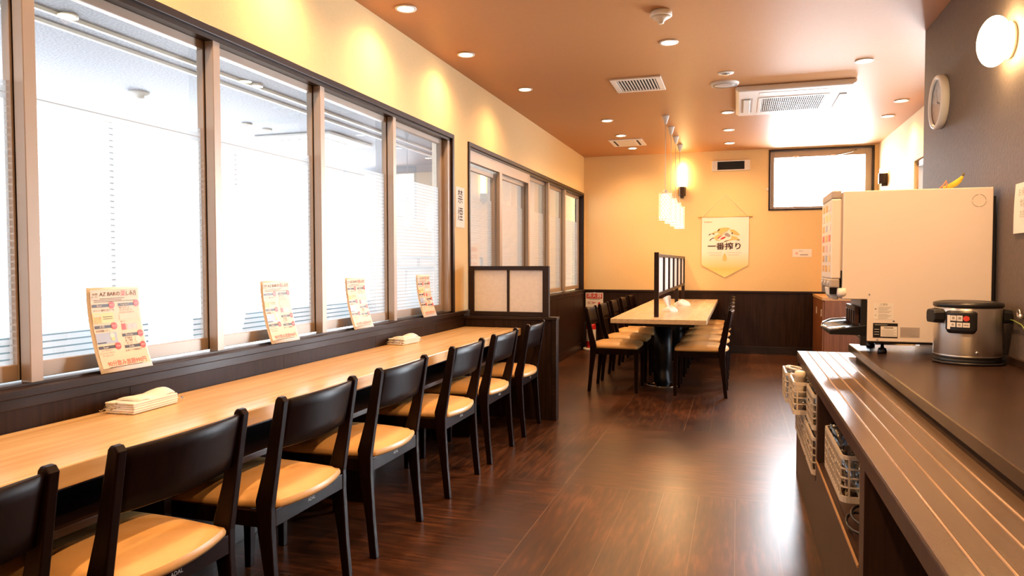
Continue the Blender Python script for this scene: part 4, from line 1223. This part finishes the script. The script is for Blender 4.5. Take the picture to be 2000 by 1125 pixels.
m = MB().mat('white_paper')
put_text(m, '消火器', lambda u, v: (u, 9.8434, v), -1.8975, .737, .066, width=.205)
obj('lettering', m, r)
m = MB().mat('ink'); fn2 = lambda u, v: (u, 9.8437, v)
put_rect(m, fn2, -1.97, -1.82, .688, .692); put_rect(m, fn2, -1.995, -1.965, .645, .65); put_rect(m, fn2, -1.93, -1.90, .628, .633); put_rect(m, fn2, -1.85, -1.80, .60, .604)
obj('small_print', m, r)
m = MB().mat('white').box(-1.902, -1.893, 9.85, 9.878, .70, .775)
m.box(-1.91, -1.885, 9.849, 9.8505, .782, .786)
obj('bracket', m, r)

# ================================================================== SERVING COUNTER
CX = .326
YN = -1.6
r = thing('serving_counter', 'dark brown serving counter with open shelf bays and ribbed tray rail', 'counter', (.75, 1.5, 0))
m = MB().mat('cab_wood')
m.box(CX + .002, CX + .022, 2.16, 4.335, 0, .355)                           # low front panel
m.box(CX + .022, 1.12, 4.300, 4.335, 0, .645); m.box(CX + .002, CX + .022, 4.300, 4.335, .355, .645)
m.box(CX + .002, .70, 3.245, 3.285, .355, .645); m.box(CX + .002, .70, 2.085, 2.16, 0, .645)
m.box(.68, .70, 2.16, 4.30, 0.0, .645)
m.box(CX + .002, .70, .30, .35, 0, .645); m.box(CX + .002, .70, YN, YN + .04, 0, .645)
m.box(.88, .90, YN, 2.085, 0.0, .645)
obj('carcass', m, r, bevel=.0015)
m = MB().mat('cab_wood').box(CX + .022, .68, 2.16, 3.245, .337, .357); 
obj('shelf', m, r)
m = MB().mat('cab_wood').box(CX - .0, .68, 3.285, 4.30, .265, .285)
obj('shelf', m, r)
obj('shelf', MB().mat('cab_wood').box(CX + .002, .68, 3.285, 4.30, .452, .466), r)
obj('shelf_edge', MB().mat('tan_edge').box(CX - .001, CX + .004, 2.16, 3.285, .350, .3585), r)
m = MB().mat('cab_wood').box(CX, .62, YN, 4.335, .645, .690)
obj('tray_rail_edge', m, r, bevel=.003)
m = MB().mat('tray_top').box(CX + .0005, .64, YN, 4.3345, .690, .6995)
tr = obj('tray_rail_top', m, r, bevel=.002)
for x in (.378, .430, .482, .534):
    obj('rib', MB().mat('tray_rib').tube([(x, YN + .01, .6995), (x, 4.325, .6995)], .0035, 8), tr)
# raised counter
UX = .575
m = MB().mat('counter')
m.prism([(UX, .722), (UX, .757), (UX + .003, .76), (XR - .001, .76), (XR - .001, .722)], 1, YN, 4.22)
obj('worktop', m, r, bevel=.001)
m = MB().mat('cab_wood').box(UX + .035, UX + .055, YN, 4.20, .6995, .722)
m.box(.90, XR - .001, YN, 4.30, .0, .722)
obj('riser', m, r)
obj('upstand', MB().mat('counter').box(XR - .016, XR - .001, YN, 4.22, .76, .795), r, bevel=.002)

# ---- racks
def rack(x0, x1, y0, y1, z0, z1, label, nx=6, ny=7, rows=4, glasses=0, rc=.03, tall=0, holes=True):
    r = thing('glass_rack', label, 'rack', ((x0 + x1) / 2, (y0 + y1) / 2, z0), 0, 'ivory plastic racks in the counter')
    t = .0045
    m = MB().mat('basket')
    # rounded rectangle outline points
    def loop(n_corner=4, inset=0.0):
        P = []
        for cx, cy, a0 in ((x1 - rc, y1 - rc, 0), (x0 + rc, y1 - rc, PI / 2), (x0 + rc, y0 + rc, PI), (x1 - rc, y0 + rc, 1.5 * PI)):
            for k in range(n_corner + 1):
                a = a0 + PI / 2 * k / n_corner
                P.append((cx + (rc - inset) * math.cos(a), cy + (rc - inset) * math.sin(a)))
        return P
    lp = loop()
    n = len(lp)
    def band(za, zb, th=.006):
        inn = loop(inset=th)
        vs = [(p[0], p[1], za) for p in lp] + [(p[0], p[1], zb) for p in lp] + [(p[0], p[1], za) for p in inn] + [(p[0], p[1], zb) for p in inn]
        fs = []
        for i in range(n):
            j = (i + 1) % n
            fs += [(i, j, n + j, n + i), (2 * n + i, 3 * n + i, 3 * n + j, 2 * n + j), (n + i, n + j, 3 * n + j, 3 * n + i), (i, 2 * n + i, 2 * n + j, j)]
        m.add(vs, fs)
    H = z1 - z0
    band(z0, z0 + .022); band(z1 - .014, z1, .009)
    for k in range(1, rows): band(z0 + .022 + (H - .036) * k / rows - .0025, z0 + .022 + (H - .036) * k / rows + .0025, .004)
    for k in range(ny + 1):
        y = y0 + rc * .9 + (y1 - y0 - 1.8 * rc) * k / ny
        for x in (x0, x1 - .005): m.box(x, x + .005, y - .003, y + .003, z0 + .02, z1 - .01)
    for k in range(nx + 1):
        x = x0 + rc * .9 + (x1 - x0 - 1.8 * rc) * k / nx
        for y in (y0, y1 - .005): m.box(x - .003, x + .003, y, y + .005, z0 + .02, z1 - .01)
    if holes:
        for yy in (y0 + (y1 - y0) * .30, y0 + (y1 - y0) * .70):
            m.box(x0 - .001, x0 + .004, yy - .025, yy + .025, z0 + H * .62, z0 + H * .68); m.box(x0 - .001, x0 + .004, yy - .025, yy - .019, z0 + H * .30, z0 + H * .68); m.box(x0 - .001, x0 + .004, yy + .019, yy + .025, z0 + H * .30, z0 + H * .68)
    obj('lattice_wall', m, r)
    b = MB().mat('basket')
    for k in range(5):
        y = y0 + .01 + (y1 - y0 - .03) * k / 4; b.box(x0 + .01, x1 - .01, y, y + .01, z0 + .002, z0 + .006)
    for k in range(5):
        x = x0 + .01 + (x1 - x0 - .03) * k / 4; b.box(x, x + .01, y0 + .01, y1 - .01, z0 + .002, z0 + .006)
    obj('base_grid', b, r)
    return r


rack(.352, .62, 2.715, 3.225, .357, .522, 'large ivory rack of tumblers in front of the shelf upright', nx=6, ny=11, rows=4)
gl = thing('tumbler', 'tall clear tumbler standing in the large ivory rack', 'glass', (0, 0, 0), 0, 'tumblers in the large ivory rack')
obj('glass', MB().mat('clear_glass').lathe([(.024, .003), (.027, .0), (.030, .06), (.033, .135), (.0305, .135), (.0275, .06), (.024, .008), (0, .008)], (0, 0, 0), n=16), gl, local=True)
gfirst = True
ORD = ('first', 'second', 'third', 'fourth', 'fifth', 'sixth')
COLN = ('aisle side', 'middle column', 'wall side')
for j in range(6):
    for i in range(3):
        p = (.400 + i * .078, 2.765 + j * .082, .3635)
        lab = ('taller ' if j >= 4 else '') + 'clear tumbler in the large ivory rack, %s row from its near end, %s' % (ORD[j], COLN[i])
        if gfirst: gl.location = p; gl['label'] = lab; gfirst = False
        else:
            g_ = dup(gl, p, 0, lab)
            if j >= 4: g_.scale = (1, 1, 1.3)
for k, (y0, y1, lab) in enumerate(((3.295, 3.60, 'ivory rack on the lower shelf, nearest to the upright'), (3.615, 3.915, 'ivory rack on the lower shelf, middle of three'), (3.93, 4.23, 'ivory rack on the lower shelf at the far end'))):
    rack(.312, .60, y0, y1, .2855, .447, lab, nx=5, ny=6, rows=4, rc=.02)
    for i in range(3):
        for j in range(3): dup(gl, (.365 + i * .085, y0 + .06 + j * .09, .292), 0, 'clear tumbler in the %s lower-shelf rack, %s row from the near end, %s' % (('nearest', 'middle', 'farthest')[k], ORD[j], COLN[i]), 'tumblers in the lower racks')
for k, (x0, y0, y1, lab) in enumerate(((.318, 3.35, 3.66, 'ivory rack on the upper shelf, nearest to the upright'), (.262, 3.675, 3.965, 'ivory rack sticking out over the floor with cups on top'), (.245, 3.98, 4.27, 'ivory rack sticking out at the far end of the counter'))):
    rack(x0, x0 + .29, y0, y1, .4665, .622, lab, nx=5, ny=6, rows=4, rc=.02)
    for i in range(3):
        for j in range(3):
            if k == 1 and i == 0 and j == 0: continue      # the cups stand here
            dup(gl, (x0 + .05 + i * .085, y0 + .06 + j * .09, .474), 0, 'clear tumbler in the %s upper-shelf rack, %s row from the near end, %s' % (('nearest', 'middle', 'farthest')[k], ORD[j], COLN[i]), 'tumblers in the upper racks')
# stacked cups upside down in the protruding rack
x, y = .296, 3.730
r = thing('cup_stack', 'stack of upturned ivory cups on the rack sticking out of the counter', 'cups', (x, y + .01, .60))
m = MB().mat('ivory')
m.lathe([(.031, .54), (.029, .59), (.0275, .615), (.029, .616), (.0265, .638), (.028, .639), (.025, .664), (.021, .670), (0, .670)], (x, y + .01, 0), n=20)
obj('cups', m, r)
r = thing('ladle_hook', 'curled white plastic handles lying in the far protruding rack', 'utensil', (.30, 4.05, .60))
obj('curled_handle', MB().mat('white').tube([(.30 + .035 * math.cos(a), 4.05 + .055 * math.sin(a), .631 + .012 * math.sin(a / 2)) for a in [k * .45 for k in range(18)]], .006, 8).tube([((.28 + .02 * math.cos(a)), 4.16 + .04 * math.sin(a), .631) for a in [k * .5 for k in range(13)]], .005, 8), r)
# loops of black cable on the shelf
r = thing('power_cable', 'looped black cable lying on the shelf behind the large rack', 'cable', (.40, 2.4, .357))
pts = []
for k in range(30):
    a = k * .42
    pts.append((.372 + .045 * math.cos(a) + .001 * k, 2.43 + .10 * math.sin(a), .366 + .0016 * k + .02 * (1 + math.sin(a + 1)) * .5))
pts += [(.40, 2.36, .43), (.41, 2.40, .50), (.415, 2.50, .55), (.41, 2.62, .60), (.42, 2.64, .645)]
obj('cable', MB().mat('black').tube(pts, .005, 8), r)

# ================================================================== DRINK DISPENSER
Y0, Y1 = 3.762, 4.17
r = thing('drink_dispenser', 'big cream drink dispenser standing on the serving counter', 'drink dispenser', (.79, 3.96, .76))
m = MB().mat('machine')
m.prism([(.482, 1.022), (.592, 1.022), (.592, .822), (1.105, .822), (1.105, 1.540), (.482, 1.540)], 1, Y0, Y1)
body = obj('body', m, r, bevel=.004)
# door
d = MB().mat('machine').box(.430, .474, Y0 + .004, Y1 - .004, 1.12, 1.505)
door = obj('door', d, r, bevel=.006)
obj('door_cap', MB().mat('machine_grey').box(.430, .474, Y0 + .004, Y1 - .004, 1.505, 1.545), door, bevel=.006)
obj('door_cap', MB().mat('machine_grey').box(.428, .470, Y0 + .004, Y1 - .004, 1.077, 1.12), door, bevel=.006)
obj('hinge_strip', MB().mat('machine_grey').box(.474, .482, Y0 + .010, Y1 - .01, 1.16, 1.53), r)
rnd = random.Random(3)
bc = ['menu_red', 'menu_gold', 'menu_blue', 'white', 'menu_orange', 'menu_pink']
for j in range(7):
    for i in range(3):
        btn = MB().mat(bc[rnd.randrange(6)]); yy = Y0 + .07 + i * .125; zz = 1.17 + j * .05
        btn.box(.4285, .4302, yy - .035, yy + .035, zz - .018, zz + .014)
        obj('drink_picture', btn, door)
for i in range(3):
    bt = MB().mat('white')
    bt.lathe([(.0, .4225), (.011, .4225), (.013, .428)], (0, Y0 + .07 + i * .125, 1.098), axis=0, n=14)
    obj('button', bt, door)
obj('nozzle_hood', MB().mat('white').prism([(.425, 1.077), (.43, 1.04), (.445, 1.018), (.468, 1.018), (.475, 1.077)], 1, Y0 + .05, Y0 + .20), r, bevel=.004)
m = MB().mat('black').box(.43, .50, Y0 + .03, Y1 - .03, 1.045, 1.077)
for i in range(3): m.lathe([(.012, 1.018), (.012, 1.05)], (.465, Y0 + .10 + i * .10, 0), n=12)
obj('nozzle_block', m, r)
obj('nozzle_hood', MB().mat('white').lathe([(.018, 1.03), (.026, 1.045), (.024, 1.075)], (.485, Y0 + .02, 0), n=16), r)
# splash back and drip tray
m = MB().mat('machine_grey').box(.575, .590, Y0 + .03, Y1 - .01, .87, 1.02)
obj('splash_back', m, r)
m = MB().mat('black').box(.566, .592, Y0 + .002, Y0 + .028, .80, 1.02)
obj('side_bracket', m, r)
m = MB().mat('cab_wood').box(.545, .565, Y0 + .05, Y1 - .06, .895, .985)
for k in range(4): m.box(.540, .545, Y0 + .07 + k * .07, Y0 + .10 + k * .07, .90, .965)
obj('cup_guide', m, r, bevel=.003)
m = MB().mat('black_metal')
m.add([(.402, 3.90, .872), (.43, Y0 + .0, .850), (.59, Y0 + .0, .850), (.59, Y1, .850), (.47, Y1, .858), (.425, 4.08, .868),
       (.402, 3.90, .880), (.43, Y0 + .0, .872), (.59, Y0 + .0, .900), (.59, Y1, .905), (.47, Y1, .895), (.425, 4.08, .885)],
      [(5, 4, 3, 2, 1, 0), (6, 7, 8, 9, 10, 11), (0, 1, 7, 6), (1, 2, 8, 7), (2, 3, 9, 8), (3, 4, 10, 9), (4, 5, 11, 10), (5, 0, 6, 11)])
tray = obj('drip_tray', m, r, bevel=.003)
m = MB().mat('chrome')
for k in range(5): m.tube([(.425 + .0 * k, 3.82 + .055 * k, .884), (.56, 3.82 + .055 * k, .900)], .003, 6)
m.tube([(.408, 3.90, .882), (.434, Y0 + .012, .876), (.50, Y0 + .010, .886)], .0045, 6)
m.tube([(.408, 3.90, .882), (.43, 4.07, .888), (.48, Y1 - .01, .897), (.57, Y1 - .01, .905)], .0045, 6)
obj('drip_grid', m, tray)
for (x, y) in ((.672, 3.835), (.665, 4.11), (1.06, 3.835), (1.06, 4.11)):
    obj('foot', MB().mat('black').lathe([(.020, .76), (.022, .765), (.020, .775), (.016, .785), (.008, .787), (.007, .823)], (x, y, 0), n=14), r)
obj('base_frame', MB().mat('black').box(.60, 1.09, Y0 + .02, Y1 - .02, .812, .823), r)
obj('rear_panel', MB().mat('black').box(1.105, 1.118, Y0 + .012, Y1 - .01, .86, 1.50), r)
fy = lambda off: (lambda u, v: (u, Y0 - off, v))
m = MB().mat('white_paper'); put_rect(m, fy(.0006), .619, .705, .928, 1.006)
st = obj('warning_label', m, body)
m = MB().mat('ink_grey'); put_text(m, '⚠警告', fy(.0010), .662, .999, .011)
for k in range(9): put_rect(m, fy(.0010), .640, .695 - .008 * (k % 3), .985 - k * .006 - (.003 if k > 4 else 0), .9865 - k * .006 - (.003 if k > 4 else 0))
put_disc(m, fy(.0010), .628, .978, .004, 10); put_disc(m, fy(.0010), .628, .948, .004, 3)
obj('label_print', m, st)
m = MB().mat('black'); put_rect(m, fy(.0006), .618, .724, .841, .911)
st = obj('rating_plate', m, body)
m = MB().mat('white_paper'); put_rect(m, fy(.0010), .651, .722, .847, .896)
for k in range(3): put_rect(m, fy(.0010), .624, .645, .856 + k * .012, .858 + k * .012)
put_rect(m, fy(.0010), .626, .68, .902, .9035)
m.mat('ink_grey'); put_rect(m, fy(.0014), .665, .705, .886, .892)
for k in range(5): put_rect(m, fy(.0014), .656, .716 - .01 * (k % 2), .852 + k * .0065, .8535 + k * .0065)
m.mat('chrome')
for u, v in ((.621, .844), (.721, .844), (.621, .908), (.721, .908)): put_disc(m, fy(.0016), u, v, .003, 8)
obj('plate_print', m, st)
m = MB().mat('machine_grey'); put_rect(m, fy(.0006), .734, .816, .846, .893)
st = obj('steel_plate', m, body)
m = MB().mat('ink_grey')
for k in range(4): put_rect(m, fy(.0010), .738, .80 - .012 * (k % 2), .857 + k * .008, .8585 + k * .008)
put_rect(m, fy(.0010), .772, .812, .850, .853)
obj('plate_print', m, st)
m = MB().mat('machine_grey')
for q in range(4):
    pts = [(1.047 + .028 * math.cos(q * PI / 2 + .12 + k * .165), Y0 - .0004, 1.481 + .028 * math.sin(q * PI / 2 + .12 + k * .165)) for k in range(9)]
    m.tube(pts, .0011, 5)
obj('knockout_ring', m, body)
for u, v in ((.60, 1.047), (.637, .833), (.706, .923)): obj('screw', MB().mat('chrome').lathe([(0, -.003), (.004, -.002), (.0045, 0)], (u, Y0, v), axis=1, n=10), body)

# things lying on top of the dispenser
r = thing('banana', 'green-yellow banana shape poking above the back of the dispenser', 'banana', (1.0, 3.86, 1.54))
pts = [Vector((.93, 3.88, 1.554)), Vector((.952, 3.87, 1.557)), Vector((.974, 3.862, 1.568)), Vector((.992, 3.857, 1.584)), Vector((1.004, 3.855, 1.602))]
obj('fruit', MB().mat('banana').tube(pts, [.005, .013, .015, .0125, .006], 6), r)
obj('stem', MB().mat('banana_tip').tube([(1.004, 3.855, 1.602), (1.008, 3.853, 1.618)], [.0055, .0045], 6), r)
tag(obj('orange_ribbon', MB().mat('orange').tube([(.895, 3.79, 1.5435), (.908, 3.79, 1.556), (.922, 3.79, 1.578), (.924, 3.79, 1.560), (.920, 3.79, 1.5435)], .0032, 6)), 'thin orange ribbon tip on top of the dispenser', 'ribbon')

# ================================================================== SOUP WARMER
x, y, z = .968, 3.60, .76
R = .131
r = thing('soup_warmer', 'round stainless steel soup warmer with black handles in front of the dispenser', 'soup warmer', (x, y, z))
obj('pot', MB().mat('steel').lathe([(R - .008, .028), (R, .036), (R, .235), (R - .003, .245)], (x, y, z), n=56), r)
obj('foot_ring', MB().mat('black').lathe([(R - .01, .0), (R - .002, .005), (R - .004, .02), (R - .008, .028)], (x, y, z), n=48), r)
obj('base_band', MB().mat('steel').lathe([(R + .0008, .034), (R + .0012, .037), (R + .0008, .039)], (x, y, z), n=56, cap=False), r)
obj('lid', MB().mat('black').lathe([(R - .002, .243), (R + .003, .248), (R + .002, .262), (R - .02, .268), (R - .03, .264), (.02, .270), (0, .270)], (x, y, z), n=48), r)
for sg, ang in ((-1, -2.84), (1, -.12)):
    T = Matrix.Translation((x, y, z)) @ Matrix.Rotation(ang, 4, 'Z')
    m = MB().mat('black')
    pr = [(-.036, .150 if 0 else .175), (.036, .175), (.044, .192), (.044, .222), (.034, .238), (-.034, .238), (-.044, .222), (-.044, .192)]
    n = len(pr); D0, D1 = R - .006, (.165 if sg < 0 else .160)
    vs = [T @ Vector((D0, a, b)) for a, b in pr] + [T @ Vector((D1, a * .72, .19 + (b - .19) * .9)) for a, b in pr]
    m.add(vs, [[i, (i + 1) % n, n + (i + 1) % n, n + i] for i in range(n)] + [list(range(n))[::-1], list(range(n, 2 * n))])
    obj('handle', m, r, bevel=.004)
# control panel wraps the drum
a0 = -2.02
def cyl(off):
    return lambda u, v: (x + (R + off) * math.cos(a0 + u / R), y + (R + off) * math.sin(a0 + u / R), z + v)
m = MB().mat('black')
hw, c0, v0, v1 = .058, 0, .135, .232
def panel(u, v):
    uu = -hw + 2 * hw * u
    e = abs(2 * u - 1); shr = .018 * max(0, (e - .75) / .25) ** 2
    vv = (v0 + shr) + (v1 - v0 - shr - shr * .4) * v
    return Vector(cyl(.006)(uu, vv))
m.grid(panel, 14, 6)
pn = obj('control_panel', m, r)
so = pn.modifiers.new('solid', 'SOLIDIFY'); so.thickness = .006; so.offset = -1
m = MB().mat('white')
for u, v, w_, h_ in ((-.044, .182, .006, .030), (-.026, .200, .011, .011), (-.003, .200, .010, .012), (-.028, .172, .010, .010), (-.004, .172, .010, .010), (.020, .172, .012, .010)):
    put_rect(m, cyl(.0072), u - w_, u + w_, v - h_, v + h_)
obj('key_pad', m, pn)
m = MB().mat('menu_red'); put_disc(m, cyl(.0078), .020, .200, .0115, 18)
obj('power_key', m, pn)
m = MB().mat('ink_grey')
for u in (-.026, -.003): put_rect(m, cyl(.0080), u - .005, u + .005, .196, .206)
for u in (-.028, -.004): put_rect(m, cyl(.0080), u - .004, u + .004, .169, .176)
put_rect(m, cyl(.0080), .012, .028, .171, .174)
obj('key_marks', m, pn)
a1 = -1.38
obj('screw', MB().mat('chrome').lathe([(0, -.004), (.006, -.003), (.007, 0)], (x + .002, y - R, z + .055), axis=1, n=14), r)
obj('power_cord', MB().mat('black').tube([(x - .125, y + .02, z + .006), (x - .138, y - .03, z + .006), (x - .118, y - .095, z + .007), (x - .06, y - .138, z + .007), (x + .02, y - .146, z + .006), (x + .09, y - .12, z + .006), (x + .13, y - .06, z + .006)], .0055, 8), r)
# plug and green wire behind, at the wall
r = thing('wall_plug', 'shiny plug with a thin green earth wire on the grey wall beside the warmer', 'plug', (XR - .02, 3.46, .95))
obj('plug_ring', MB().mat('steel').tube([(XR - .012, 3.47 + .016 * math.cos(a), .985 + .016 * math.sin(a)) for a in [k * PI / 8 for k in range(16)]], .003, 6, closed=True).lathe([(.0, -.02), (.010, -.016), (.011, -.001)], (XR, 3.455, .975), axis=0, n=12), r)
obj('earth_wire', MB().mat('green_cord').tube([(XR - .02, 3.60, .955), (XR - .014, 3.52, .952), (XR - .010, 3.44, .940), (XR - .008, 3.38, .91), (XR - .008, 3.35, .86), (XR - .02, 3.34, .80)], .003, 6), r)

# ================================================================== WOODEN CABINET AT THE BACK
x0, x1, y0, y1 = .925, 1.62, 8.80, 9.875
r = thing('wooden_cabinet', 'reddish brown cabinet with a tan top against the back wall', 'cabinet', ((x0 + x1) / 2, (y0 + y1) / 2, 0))
obj('body', MB().mat('red_wood').box(x0 + .02, x1, y0, y1, .04, .765), r, bevel=.002)
obj('top', MB().mat('tan_edge').box(x0 - .005, x1, y0, y1, .765, .80), r, bevel=.002)
obj('plinth', MB().mat('dark_trim').box(x0 + .04, x1, y0 + .01, y1, 0, .04), r)
for a, b in ((y0 + .01, (y0 + y1) / 2 - .003), ((y0 + y1) / 2 + .003, y1 - .02)):
    d = obj('door', MB().mat('red_wood').box(x0, x0 + .02, a, b, .05, .755), r, bevel=.002)
    obj('handle', MB().mat('white').box(x0 - .010, x0, a + .04, a + .065, .58, .66), d, bevel=.003)
tag(obj('electric_panel', MB().mat('black_metal').box(1.345, 1.60, 8.70, 8.795, 0, .86), bevel=.004), 'dark upright panel beside the wooden cabinet, behind the dispenser tray', 'panel')
